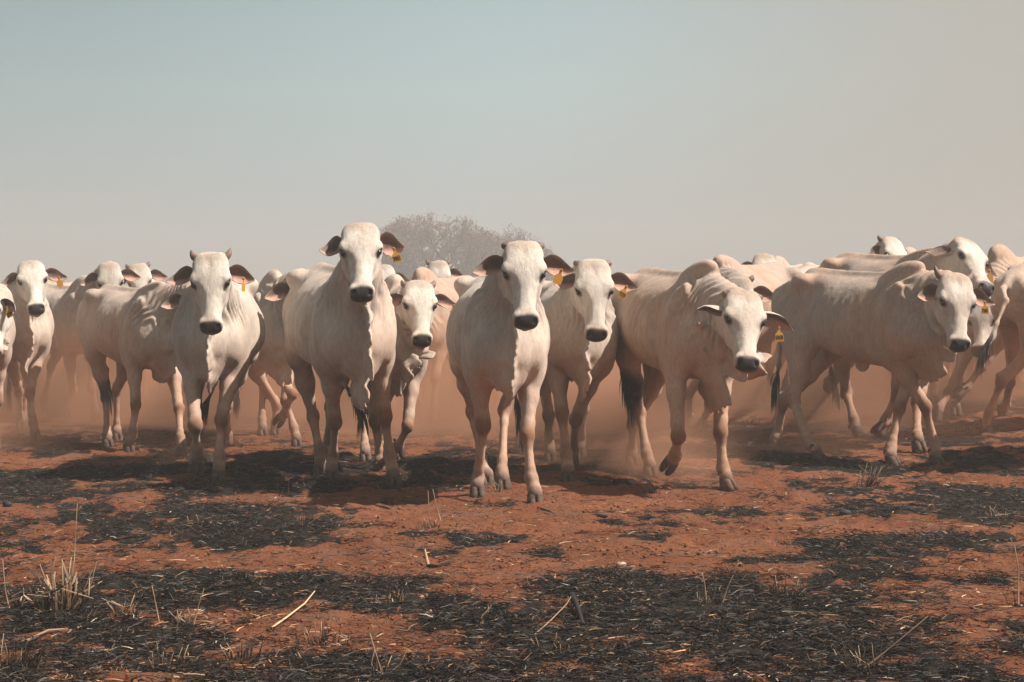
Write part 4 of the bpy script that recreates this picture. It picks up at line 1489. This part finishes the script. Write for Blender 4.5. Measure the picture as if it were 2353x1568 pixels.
def stick(label, pts, rad, colr, group='sticks lying on the ground', name='stick', flat=1.0):
    ws = []
    for q in pts:
        g_ = GP(q[0], q[1])
        ws.append(g_ + Vector((0, 0, q[2])))
    c = ws[0].copy()
    n_ = len(ws)
    V_, F_ = tube([w - c for w in ws], [rad * (1 - 0.45 * i / (n_ - 1)) for i in range(n_)], 7, flat)
    o = obj_py(name, V_, F_, M_LIT, None, True, np.array([colr] * len(V_)) * (0.75 + 0.5 * np.random.RandomState(len(V_)).rand(len(V_), 1)))
    o.location = c
    return tag(o, label, name.replace('_', ' '), group)
stick('long pale dry stick lying across burnt litter left of centre', [(623, 1450, 0.01), (660, 1430, 0.02), (700, 1405, 0.03), (723, 1388, 0.05)], 0.0045, (0.55, 0.38, 0.24))
stick('curled strip of pale bark in the foreground right of centre', [(1223, 1470, 0.01), (1262, 1445, 0.025), (1300, 1415, 0.04), (1314, 1400, 0.055)], 0.011, (0.30, 0.19, 0.13), name='bark_strip', flat=0.3)
stick('thick charred black branch stub beside the bark strip', [(1313, 1398, 0.05), (1325, 1415, 0.04), (1340, 1446, 0.015)], 0.014, (0.03, 0.027, 0.028))
stick('short upright charred stub with pale wood end', [(985, 1302, 0.0), (980, 1298, 0.03), (976, 1296, 0.065)], 0.009, (0.42, 0.28, 0.19))
stick('black charred piece lying by the upright stub', [(985, 1306, 0.01), (1005, 1308, 0.012), (1032, 1302, 0.016)], 0.009, (0.02, 0.018, 0.017))
stick('grey stick in the litter at the lower left', [(60, 1480, 0.01), (110, 1462, 0.02), (155, 1455, 0.015)], 0.006, (0.28, 0.18, 0.12))
stick('thin dark stick on the pale ash at the lower left', [(155, 1512, 0.008), (200, 1508, 0.012), (250, 1504, 0.008)], 0.0045, (0.06, 0.05, 0.045))
stick('brown twig in front of the nearest cow hoof', [(1238, 1172, 0.01), (1255, 1178, 0.015), (1272, 1183, 0.01)], 0.011, (0.2, 0.10, 0.06))

def stone(label, px, py, r_, colr, seed):
    q = random.Random(seed)
    c = GP(px, py)
    V_, F_ = [], []
    nu, nv = 8, 12
    ph = [q.uniform(0, 6) for _ in range(4)]
    for i in range(nu + 1):
        a = math.pi * i / nu
        for j in range(nv):
            b = 2 * math.pi * j / nv
            k_ = r_ * (1 + 0.16 * math.sin(2 * b + ph[0]) * math.sin(a) + 0.1 * math.sin(3 * b + ph[1] + a * 2) * math.sin(a) + 0.08 * math.cos(3 * a + ph[2]))
            V_.append(Vector((k_ * 1.25 * math.sin(a) * math.cos(b), k_ * math.sin(a) * math.sin(b), k_ * 0.75 * math.cos(a))))
    F_ = grid_faces(nu + 1, nv, 0, True)
    o = obj_py('stone', V_, F_, mat_simple('stone_' + str(seed), colr, 0.85, 0.25, 60, 0.5), None)
    o.location = c + Vector((0, 0, r_ * 0.45))
    tag(o, label, 'stone', 'stones on the ground')
stone('pale round stone on the red soil above the burnt litter', 1427, 1303, 0.018, (0.42, 0.32, 0.24), 1)
stone('orange pebble in the black litter at the centre', 969, 1377, 0.012, (0.60, 0.33, 0.20), 2)
stone('rusty pebble just below the orange pebble', 985, 1409, 0.012, (0.50, 0.27, 0.16), 3)
stone('tan pebble in the litter at the lower centre', 772, 1486, 0.010, (0.48, 0.30, 0.20), 4)
stone('black charred lump at the left edge of the red soil', 16, 1164, 0.026, (0.03, 0.025, 0.024), 5)
stone('dark lump on the red soil at the right', 1942, 1186, 0.030, (0.04, 0.032, 0.03), 6)
stone('dark round lump right of the nearest cow hoof', 1384, 1190, 0.024, (0.10, 0.06, 0.045), 7)
stone('white flake of ash in the lower right litter', 2135, 1527, 0.008, (0.5, 0.47, 0.42), 8)

#@COWS
# ------------------------------------------------------------------ the herd
# (knee, fetlock, sole) in photo pixels for each leg that shows
make_cow('nearest cow in the middle walking straight at the camera, broad pale face, ears spread',
         1160, 1122, 12.95, 1.03, seed=1, h=0.0088, coat=-0.10, dewlap=0.85,
         head=dict(poll=(1203, 556), muz=(1210, 731), yaw=4, s=1.0),
         fore=([(1211, 1001), (1220, 1097), (1230, 1160)], [(1110, 978), (1099, 1097), (1097, 1141)]),
         hind=([(1160, 941), (1153, 1083), (1156, 1123)], [(1086, 946), (1113, 1085), (1119, 1115)]),
         number='', tagtilt=-20, horns=0.02, ears={1: dict(down=0.16, back=0.05, twist=12), -1: dict(down=0.22, back=0.0, twist=-5)},
         tail=[(1150, 760, 14.5), (1180, 880, 14.3), (1192, 960, 14.2)])
make_cow('tallest cow left of centre, head held highest, big ruffled dewlap and tag 7411',
         812, 728, 13.95, 1.08, seed=2, h=0.0088, coat=0.05, dewlap=1.55,
         head=dict(poll=(828, 513), muz=(831, 664), yaw=3, s=1.0),
         fore=([(884, 957), (895, 1045), (904, 1116)], [(770, 970), (765, 1049), (763, 1104)]),
         hind=([(760, 935), (752, 1025), (752, 1066)], [(719, 957), (734, 1040), (737, 1092)]),
         number='7411', tagtilt=18, ears={1: dict(down=0.10, back=0.0, twist=15, len=0.8, wid=1.25), -1: dict(down=0.12, back=0.05, twist=-15, len=0.75, wid=1.15)},
         tail=[(770, 780, 15.6), (790, 880, 15.2), (806, 905, 15.0), (824, 935, 15.0)])
make_cow('thin faced horned cow with long hanging dewlap, right behind the cow tagged 7411',
         905, 862, 15.25, 0.98, seed=3, h=0.0088, coat=-0.02, dewlap=1.35,
         head=dict(poll=(963, 647), muz=(972, 774), yaw=10, s=0.98),
         fore=([(937, 979), (916, 1025), (916, 1043), dict(D=15.3, dF=15.27, lift=1, dir=Vector((0.2, -1, 0)), dK=15.10)], [(862, 970), (873, 1049), (873, 1083)]),
         hind=([(880, 950), (878, 1020), (880, 1050)], [(837, 935), (838, 1027), (840, 1061)]),
         number='', horns=0.045, ears={1: dict(down=0.10, back=0.15, twist=10, wid=0.8), -1: dict(down=0.05, back=0.15, twist=35, wid=0.8)}, tag_u=0.8)
make_cow('cow with stub horns on a square head and tag 7278',
         1332, 1290, 14.55, 1.02, seed=4, h=0.0088, coat=0.05, dewlap=1.1,
         head=dict(poll=(1364, 600), muz=(1373, 765), yaw=6, s=1.02),
         fore=([(1323, 964), (1318, 1035), (1316, 1080)], [(1291, 951), (1301, 1042), (1306, 1105)]),
         hind=([(1340, 940), (1335, 1010), (1333, 1050)], [(1260, 955), (1263, 1022), (1265, 1060)]),
         number='7278', tagtilt=-28, horns=0.02, ears={1: dict(down=0.22, back=0.05, twist=8), -1: dict(down=0.10, back=0.1, twist=-10, len=0.75)})
make_cow('cow with lowered head, rounded hump and long drooping ear carrying tag 7468',
         1612, 1470, 13.85, 1.05, seed=5, h=0.0088, coat=0.50, dewlap=1.7, hump=0.6,
         head=dict(poll=(1711, 669), muz=(1723, 826), yaw=12, s=1.02),
         fore=([(1655, 993), (1661, 1077), (1672, 1126), dict(dir=Vector((0.7, -0.7, 0)))], [(1559, 1002), (1551, 1047), (1536, 1072), dict(D=13.72, dF=13.62, lift=1, dir=Vector((-0.2, -1, 0)), dK=13.44)]),
         hind=([(1455, 976), (1452, 1035), (1453, 1068)], [(1470, 951), (1486, 1044), (1495, 1092)]),
         number='7468', tagtilt=4, horns=0.02, ears={1: dict(down=0.42, back=0.05, twist=72, len=1.15, wid=0.9), -1: dict(down=-0.05, back=0.35, twist=95, len=0.85, wid=0.7)},
         tail=[(1425, 760, 14.9), (1432, 860, 14.8), (1441, 900, 14.8)])
make_cow('big cow seen from its side with pointed horns and tag 7181, forelegs crossing',
         2082, 1850, 15.75, 1.06, seed=6, h=0.0088, coat=0.55, dewlap=1.0, hump=0.68,
         head=dict(poll=(2200, 631), muz=(2213, 788), yaw=14, s=1.04),
         fore=([(2066, 939), (2047, 1028), (2050, 1069), dict(dir=Vector((0.7, -0.6, 0)))], [(2126, 935), (2148, 1024), (2152, 1071), dict(dir=Vector((0.6, -0.7, 0)))]),
         hind=([(1800, 927), (1786, 1000), (1784, 1028)], [(1824, 925), (1862, 1024), (1880, 1057), dict(dir=Vector((0.9, -0.3, 0)))]),
         number='7181', horns=0.075, ears={1: dict(down=0.16, back=0.05, twist=10, len=1.0), -1: dict(down=0.25, back=0.05, twist=-10, len=0.8)},
         tail=[(1796, 750, 17.2), (1790, 840, 17.0), (1782, 885, 16.9)])
make_cow('horned cow at the left facing the camera, narrow dewlap, one foreleg lifted',
         488, 522, 14.6, 1.03, seed=7, h=0.0088, coat=-0.10, dewlap=1.25,
         head=dict(poll=(482, 583), muz=(482, 746), yaw=0, s=1.03),
         fore=([(508, 965), (503, 1050), (502, 1103)], [(449, 976), (452, 1030), (459, 1075), dict(D=14.34, dF=14.28, lift=1, dir=Vector((0.1, -1, 0)), dK=14.12)]),
         hind=([(522, 930), (521, 990), (523, 1020)], [(452, 950), (449, 1045), (447, 1087)]),
         number=False, tagtilt=0, horns=0.055, ears={1: dict(down=0.25, back=0.12, twist=5, len=0.9), -1: dict(down=0.12, back=0.05, twist=-12, len=0.95)},
         tail=[(515, 780, 15.9), (495, 880, 15.6), (470, 940, 15.4)])
make_cow('cow with large sunlit flank, its head hidden behind the horned cow on the left',
         352, 236, 17.2, 0.98, seed=8, coat=0.15, dewlap=1.3, hump=0.35,
         head=dict(poll=(452, 655), muz=(468, 790), yaw=15),
         fore=([(411, 940), (414, 1005), (419, 1047)], [(312, 930), (304, 1000), (296, 1039)]),
         hind=([(268, 900), (268, 985), (270, 1012)], [(243, 915), (246, 1000), (248, 1027)]),
         ears={-1: dict(down=0.1, back=0.0, twist=-15)}, tail=[(212, 760, 18.3), (246, 850, 18.0), (250, 900, 18.0)])
make_cow('cow with hidden head between the left horned cow and the cow tagged 7411',
         628, 560, 17.7, 1.0, seed=9, coat=0.02, dewlap=1.6, hump=1.15,
         head=dict(poll=(702, 628), muz=(722, 770), yaw=18),
         fore=([(657, 922), (675, 983), (682, 1026)], [(672, 905), (655, 950), (640, 968), dict(D=17.7, dF=17.6, lift=1, dir=Vector((0.2, -1, 0)), dK=17.45)]),
         hind=(None, [(635, 930), (632, 975), (634, 1000)]),
         ears={-1: dict(down=0.15, back=0.0, twist=-12, len=1.15, wid=1.1)})
make_cow('cow near the left edge facing the camera, one pale foreleg far forward',
         50, 22, 18.6, 1.02, seed=10, coat=0.02, dewlap=1.2,
         head=dict(poll=(69, 600), muz=(83, 702), yaw=8),
         fore=([(68, 904), (76, 972), (81, 1013)], [(44, 900), (46, 960), (48, 985)]),
         number='', tagtilt=12, ears={1: dict(down=0.18, back=0.05, twist=10), -1: dict(down=0.15, back=0.05, twist=-10, len=0.9)})
make_cow('cow cut off by the left edge with a hanging ear and tag 7170',
         -48, -70, 16.9, 1.0, seed=11, coat=0.0, dewlap=0.9,
         head=dict(poll=(-36, 672), muz=(-30, 806), yaw=-35),
         number='7170', tagtilt=25, ears={1: dict(down=0.75, back=-0.1, twist=10, len=0.95, wid=0.8)}, tag_u=0.5)
make_cow('cow behind the left pair whose face peeks over the sunlit rump, no horns',
         190, 92, 21.0, 1.0, seed=12, coat=0.30, h=0.013,
         head=dict(poll=(249, 606), muz=(262, 715), yaw=8),
         fore=([(210, 892), (221, 946), (222, 966)], [(168, 895), (156, 935), (153, 958)]),
         ears={1: dict(down=0.18), -1: dict(down=0.2, twist=-10)})
make_cow('cow with tiny horns whose face shows above the large sunlit flank',
         345, 300, 22.5, 1.0, seed=13, coat=0.1, h=0.014, horns=0.045,
         head=dict(poll=(316, 608), muz=(326, 705), yaw=4), ears={1: dict(down=0.12), -1: dict(down=0.2)})
make_cow('far cow behind the left cows, only its rounded back and legs showing',
         112, 175, 26.0, 1.03, seed=14, coat=0.6, h=0.017)
make_cow('far cow standing in the dust at the far left, seen between legs',
         40, 5, 27.0, 1.0, seed=15, coat=0.5, h=0.017)
make_cow('far cow in the dust just right of the face of the cow tagged 7411',
         868, 850, 22.5, 1.0, seed=16, coat=0.35, h=0.014, head=dict(poll=(881, 609), muz=(886, 700), yaw=6), ears={1: dict(down=0.25)})
make_cow('far cow with a little left horn below the distant tree',
         1010, 1030, 24.0, 1.03, seed=17, coat=0.3, h=0.014, horns=0.05, head=dict(poll=(1007, 602), muz=(1012, 700), yaw=4), number='', ears={1: dict(down=0.25)})
make_cow('reddish dusty humped cow turned sideways behind the thin faced cow',
         975, 1085, 20.5, 1.06, seed=18, coat=1.0, h=0.014, head=dict(poll=(920, 690), muz=(905, 780), yaw=-50))
make_cow('far cow with just its back showing right of the ear tagged 7278',
         1450, 1475, 24.5, 1.0, seed=19, coat=0.5, h=0.017, head=dict(poll=(1440, 660), muz=(1440, 760), yaw=0))
make_cow('far cow whose rump rises behind the round hump of the cow tagged 7468',
         1620, 1570, 23.0, 1.02, seed=20, coat=0.4, h=0.017, head=dict(poll=(1660, 680), muz=(1670, 780), yaw=20))
make_cow('large tan cow behind the cow tagged 7468, hairy poll just above that face',
         1668, 1800, 18.4, 1.11, seed=21, coat=0.60, h=0.0125, hump=0.75, dewlap=0.35,
         head=dict(poll=(1694, 640), muz=(1702, 780), yaw=-12), horns=0.03,
         fore=([(1582, 905), (1582, 955), (1584, 980)], [(1632, 930), (1612, 975), (1600, 998), dict(D=19.0, lift=1, dir=Vector((-0.7, -0.2, -0.6)))]),
         hind=([(1775, 870), (1764, 915), (1760, 932)], None))
make_cow('cow with dirt caked back and big grey face, behind the cow tagged 7181',
         2118, 1925, 17.3, 1.15, seed=22, coat=0.75, h=0.0115, hump=0.25,
         head=dict(poll=(2222, 549), muz=(2276, 652), yaw=42, s=1.0),
         fore=([(2108, 925), (2107, 1000), (2112, 1041)], [(2062, 905), (2036, 965), (2018, 994), dict(D=17.4, lift=1, dir=Vector((-0.7, 0.1, -0.7)))]),
         hind=([(1905, 890), (1915, 930), (1925, 948)], [(1945, 905), (1962, 965), (1976, 1003), dict(D=18.0, lift=1, dir=Vector((0.8, -0.2, -0.6)))]),
         ears={1: dict(down=0.75, back=0.0, twist=20, len=0.95), -1: dict(down=0.12, back=0.15, twist=-15, len=1.2, wid=0.9)}, number='', tag_u=0.6)
make_cow('far cow with one small horn looking right over the dirt caked back',
         2092, 2200, 22.0, 1.1, seed=23, coat=0.15, h=0.013, horns=0.04,
         head=dict(poll=(2051, 546), muz=(2082, 645), yaw=30), ears={-1: dict(down=0.55, len=0.85, back=0.0), 1: dict(down=0.3)})
make_cow('far cow with only its square forehead above the backs, right of centre',
         1790, 1850, 23.5, 1.09, seed=24, coat=0.2, h=0.014, head=dict(poll=(1757, 584), muz=(1762, 680), yaw=4), ears={1: dict(down=0.3)})
make_cow('far pale rump left of the caked back cow, turned away from the camera',
         1905, 1850, 24.5, 1.08, seed=25, coat=0.2, h=0.017, hip_near=True)
make_cow('far cow whose low back shows just right of the caked back peak',
         2010, 1975, 25.5, 1.12, seed=26, coat=0.35, h=0.017, head=dict(poll=(1978, 584), muz=(1970, 670), yaw=-10))
make_cow('tan cow at the right with a tall hump on the skyline beside the grey face',
         2300, 2420, 19.5, 1.10, seed=27, coat=0.5, h=0.0125, hump=1.0,
         head=dict(poll=(2262, 690), muz=(2245, 800), yaw=-35),
         fore=([(2255, 843), (2222, 890), (2198, 908), dict(D=19.3, lift=1, dir=Vector((-0.7, -0.2, -0.6)))], [(2180, 905), (2158, 940), (2152, 966)]),
         hind=(None, None))
make_cow('cow cut off by the right edge walking away, dark tail tuft swung left',
         2520, 2352, 18.7, 1.07, seed=28, coat=0.45, h=0.0115, hip_near=True,
         head=dict(poll=(2640, 640), muz=(2690, 760), yaw=60),
         hind=([(2320, 880), (2312, 930), (2306, 957)], [(2300, 880), (2272, 950), (2266, 995)]), fore=(None, None),
         tail=[(2312, 690, 17.3), (2290, 745, 17.2), (2266, 800, 17.1)])
make_cow('far cow at the right edge skyline behind the others',
         2400, 2380, 23.0, 1.12, seed=29, coat=0.5, h=0.017, hip_near=False, head=dict(poll=(2440, 640), muz=(2450, 720), yaw=10))
make_cow('far cow lost in the dust behind the large tan cow, mostly legs in sight',
         2190, 2150, 21.0, 1.08, seed=30, coat=0.5, h=0.017, head=dict(poll=(2190, 700), muz=(2190, 780), yaw=0),
         fore=([(2198, 900), (2198, 945), (2197, 964)], None))
make_cow('cow standing just outside the right edge, only its shadow reaching in',
         2495, 2560, 15.4, 1.04, seed=31, coat=0.3, h=0.017, dewlap=1.2, head=dict(poll=(2500, 620), muz=(2500, 760), yaw=0))

#@TREES
# ------------------------------------------------------------------ distant trees
M_BARK = mat_simple('bark', (0.11, 0.055, 0.04), 0.9, 0.2, 5, 0)
M_LEAF = mat_simple('dry_leaves', (0.24, 0.115, 0.07), 0.9, 0.3, 3, 0)
def tree(label, px, D_, half, top, lean, seed, forks=9):
    r_ = random.Random(seed)
    c = P(px, HZ, D_)
    c.z = float(ground_z(c.x, c.y))
    V_, F_ = [], []
    tips = []
    rz = top - 1.2
    def inside(p):
        return (p.x / half) ** 2 + (p.y / half) ** 2 + (max(p.z - top * 0.38, 0) / (top * 0.62)) ** 2
    def grow(p, d, ln, rad, dep):
        q = p + d * ln * r_.uniform(0.75, 1.15)
        mid = p.lerp(q, 0.5) + Vector((r_.gauss(0, 1), r_.gauss(0, 1), r_.gauss(0, 1))) * ln * 0.07
        vv, ff = tube([p, mid, q], [rad, rad * 0.85, rad * 0.72], 5 if dep < 4 else 3)
        o_ = len(V_)
        V_.extend(vv)
        F_.extend(tuple(o_ + a for a in f_) for f_ in ff)
        e = inside(q)
        if dep >= forks or e > 0.97:
            tips.append(q)
            return
        for k_ in range(2 if r_.random() < 0.72 else 3):
            sp = R(30 if dep < 3 else 38)
            a = r_.uniform(0, 6.283)
            o1 = d.orthogonal().normalized()
            o2 = d.cross(o1)
            nd_ = (d * math.cos(sp) + (o1 * math.cos(a) + o2 * math.sin(a)) * math.sin(sp) * r_.uniform(0.6, 1.3))
            if dep < 3:
                nd_ += Vector((nd_.x, nd_.y, 0)) * 0.5
            nd_ += Vector((0, 0, 0.10))
            grow(q, nd_.normalized(), ln * r_.uniform(0.76, 0.9), rad * 0.745, dep + 1)
    base = Vector((0, 0, -0.2))
    fork = Vector((lean * 0.5, 0, top * 0.16))
    vv, ff = tube([base, base.lerp(fork, 0.5) + Vector((0.1, 0, 0)), fork], [0.5, 0.38, 0.34], 8)
    V_.extend(vv)
    F_.extend(ff)
    for k_ in range(6):
        a = 6.283 * k_ / 6 + r_.uniform(-0.3, 0.3)
        grow(fork, Vector((math.cos(a) * 0.95, math.sin(a) * 0.95, r_.uniform(0.5, 1.15))).normalized(), half * 0.30, 0.30, 0)
    grow(fork, Vector((0.1, 0, 1)), half * 0.3, 0.2, 0)
    nodes = np.array([np3(v) for v in V_[::7]])
    nodes = nodes[nodes[:, 2] > top * 0.3]
    for k_ in range(int(70 * half)):
        a = r_.uniform(0, 6.283)
        el_ = math.asin(r_.uniform(0.0, 1.0) ** 0.8)
        fr_ = r_.uniform(0.86, 1.0) * (1 + 0.03 * math.sin(a * 3 + seed))
        q = Vector((half * math.cos(el_) * math.cos(a) * fr_, half * math.cos(el_) * math.sin(a) * fr_, top * 0.38 + top * 0.62 * math.sin(el_) * fr_))
        nn_ = nodes[np.argmin(((nodes - np3(q) * np.array([0.93, 0.93, 0.93])) ** 2).sum(1))]
        p = Vector(nn_)
        mid = p.lerp(q, 0.5) + Vector((r_.gauss(0, 1), r_.gauss(0, 1), r_.gauss(0, 0.6))) * (q - p).length * 0.12
        vv, ff = tube([p, mid, q], [0.03, 0.02, 0.012], 3)
        o_ = len(V_)
        V_.extend(vv)
        F_.extend(tuple(o_ + a_ for a_ in f_) for f_ in ff)
        tips.append(q)
    root = bpy.data.objects.new('broad_crowned_tree', None)
    C.objects.link(root)
    root.location = c
    tag(root, label, 'tree', 'distant dusty trees')
    obj_py('branches', V_, F_, M_BARK, root)
    n_ = len(tips)
    rt = np.random.RandomState(seed)
    tp = np.array([np3(q) for q in tips if r_.random() < 0.5])
    n_ = len(tp)
    per = 7
    pp = np.repeat(tp, per, axis=0) + rt.normal(0, 0.13, (n_ * per, 3))
    m_ = len(pp)
    u_ = rt.normal(0, 1, (m_, 3)); u_ /= np.linalg.norm(u_, axis=1, keepdims=True)
    w_ = rt.normal(0, 1, (m_, 3)); w_ /= np.linalg.norm(w_, axis=1, keepdims=True)
    s_ = rt.uniform(0.05, 0.12, (m_, 1))
    Vl = np.stack([pp + u_ * s_, pp + w_ * s_ * 0.6, pp - u_ * s_, pp - w_ * s_ * 0.6], 1).reshape(-1, 3)
    Fl = np.arange(m_ * 4).reshape(-1, 4)
    link('crown', mesh_np('crown', Vl, Fl, M_LEAF, False), root)
    print('tree', label, 'tips', n_)
tree('wide domed tree fading in dust behind the herd, left of the nearest cow', 1000, 190, 6.6, 8.1, 0.6, 3)
tree('smaller domed tree joining the wide one on its right, behind the nearest cow head', 1172, 200, 4.4, 7.5, -0.4, 5, 8)
tree('low dusty tree at the left end of the far trees, behind the tallest cow ear', 892, 200, 3.4, 6.3, 0.2, 8, 7)

#@AIR
def box_obj(name, lo, hi):
    me = bpy.data.meshes.new(name)
    v = [(x, y, z) for x in (lo[0], hi[0]) for y in (lo[1], hi[1]) for z in (lo[2], hi[2])]
    f_ = [(0, 1, 3, 2), (4, 6, 7, 5), (0, 4, 5, 1), (2, 3, 7, 6), (0, 2, 6, 4), (1, 5, 7, 3)]
    me.from_pydata(v, [], f_)
    me.update()
    return link(name, me)
hz = box_obj('haze', (-122, -8, -1.3), (122, 302, 10.5))
m = bpy.data.materials.new('haze_air')
m.use_nodes = True
t = m.node_tree
t.nodes.clear()
pv = nd(t, 'ShaderNodeVolumePrincipled')
pv.inputs['Color'].default_value = (0.81, 0.79, 0.775, 1)
pv.inputs['Density'].default_value = 0.0038
pv.inputs['Anisotropy'].default_value = 0.0
o_ = nd(t, 'ShaderNodeOutputMaterial')
t.links.new(pv.outputs[0], o_.inputs['Volume'])
hz.data.materials.append(m)
tag(hz, 'dusty air', kind='stuff')

du = box_obj('dust_cloud', (-13, 13.6, -0.4), (13, 46, 1.7))
m = bpy.data.materials.new('red_dust')
m.use_nodes = True
t = m.node_tree
t.nodes.clear()
pv = nd(t, 'ShaderNodeVolumePrincipled')
pv.inputs['Color'].default_value = (0.90, 0.45, 0.275, 1)
geo = nd(t, 'ShaderNodeNewGeometry')
sp = nd(t, 'ShaderNodeSeparateXYZ')
t.links.new(geo.outputs['Position'], sp.inputs[0])
def mrg(s_, a, b_, c, d, smooth=True):
    q = nd(t, 'ShaderNodeMapRange')
    if smooth: q.interpolation_type = 'SMOOTHSTEP'
    for k_, v_ in zip(('From Min', 'From Max', 'To Min', 'To Max'), (a, b_, c, d)):
        q.inputs[k_].default_value = v_
    t.links.new(s_, q.inputs['Value'])
    return q.outputs[0]
def mul(a, b_):
    q = nd(t, 'ShaderNodeMath', operation='MULTIPLY')
    for s_, v_ in zip(q.inputs, (a, b_)):
        if isinstance(v_, (int, float)): s_.default_value = v_
        else: t.links.new(v_, s_)
    return q.outputs[0]
n_ = nd(t, 'ShaderNodeTexNoise', i_Scale=0.8, i_Detail=3.0)
t.links.new(geo.outputs['Position'], n_.inputs['Vector'])
dens = mul(mrg(n_.outputs['Fac'], 0.38, 0.66, 0.15, 1.8), mrg(sp.outputs['Z'], 0.0, 1.30, 1.15, 0.0))
dens = mul(dens, mrg(sp.outputs['Y'], 16.2, 21.0, 0.0, 1.0))
dens = mul(dens, 0.75)
def puff(c, r_, amt):
    q = nd(t, 'ShaderNodeVectorMath', operation='SUBTRACT')
    t.links.new(geo.outputs['Position'], q.inputs[0])
    q.inputs[1].default_value = c
    q2 = nd(t, 'ShaderNodeVectorMath', operation='MULTIPLY')
    t.links.new(q.outputs[0], q2.inputs[0])
    q2.inputs[1].default_value = tuple(1 / v for v in r_)
    q3 = nd(t, 'ShaderNodeVectorMath', operation='LENGTH')
    t.links.new(q2.outputs[0], q3.inputs[0])
    return mul(mrg(q3.outputs['Value'], 0.0, 1.0, amt, 0.0), mrg(n_.outputs['Fac'], 0.3, 0.65, 0.3, 1.5))
for p_ in (((0.75, 15.1, 0.05), (1.05, 1.2, 0.65), 1.5), ((-0.75, 18.5, 0.3), (1.3, 2.2, 1.0), 0.7), ((-4.2, 17.6, 0.0), (1.6, 1.5, 0.7), 0.4), ((1.15, 13.9, 0.0), (0.45, 0.5, 0.3), 0.8), ((2.1, 16.6, 0.0), (0.9, 1.0, 0.45), 0.6), ((-2.6, 15.6, 0.0), (0.8, 0.8, 0.35), 0.4)):
    q = nd(t, 'ShaderNodeMath', operation='ADD')
    t.links.new(dens, q.inputs[0])
    t.links.new(puff(*p_), q.inputs[1])
    dens = q.outputs[0]
t.links.new(dens, pv.inputs['Density'])
o_ = nd(t, 'ShaderNodeOutputMaterial')
t.links.new(pv.outputs[0], o_.inputs['Volume'])
du.data.materials.append(m)
tag(du, 'red dust hanging between the cattle legs', kind='stuff')
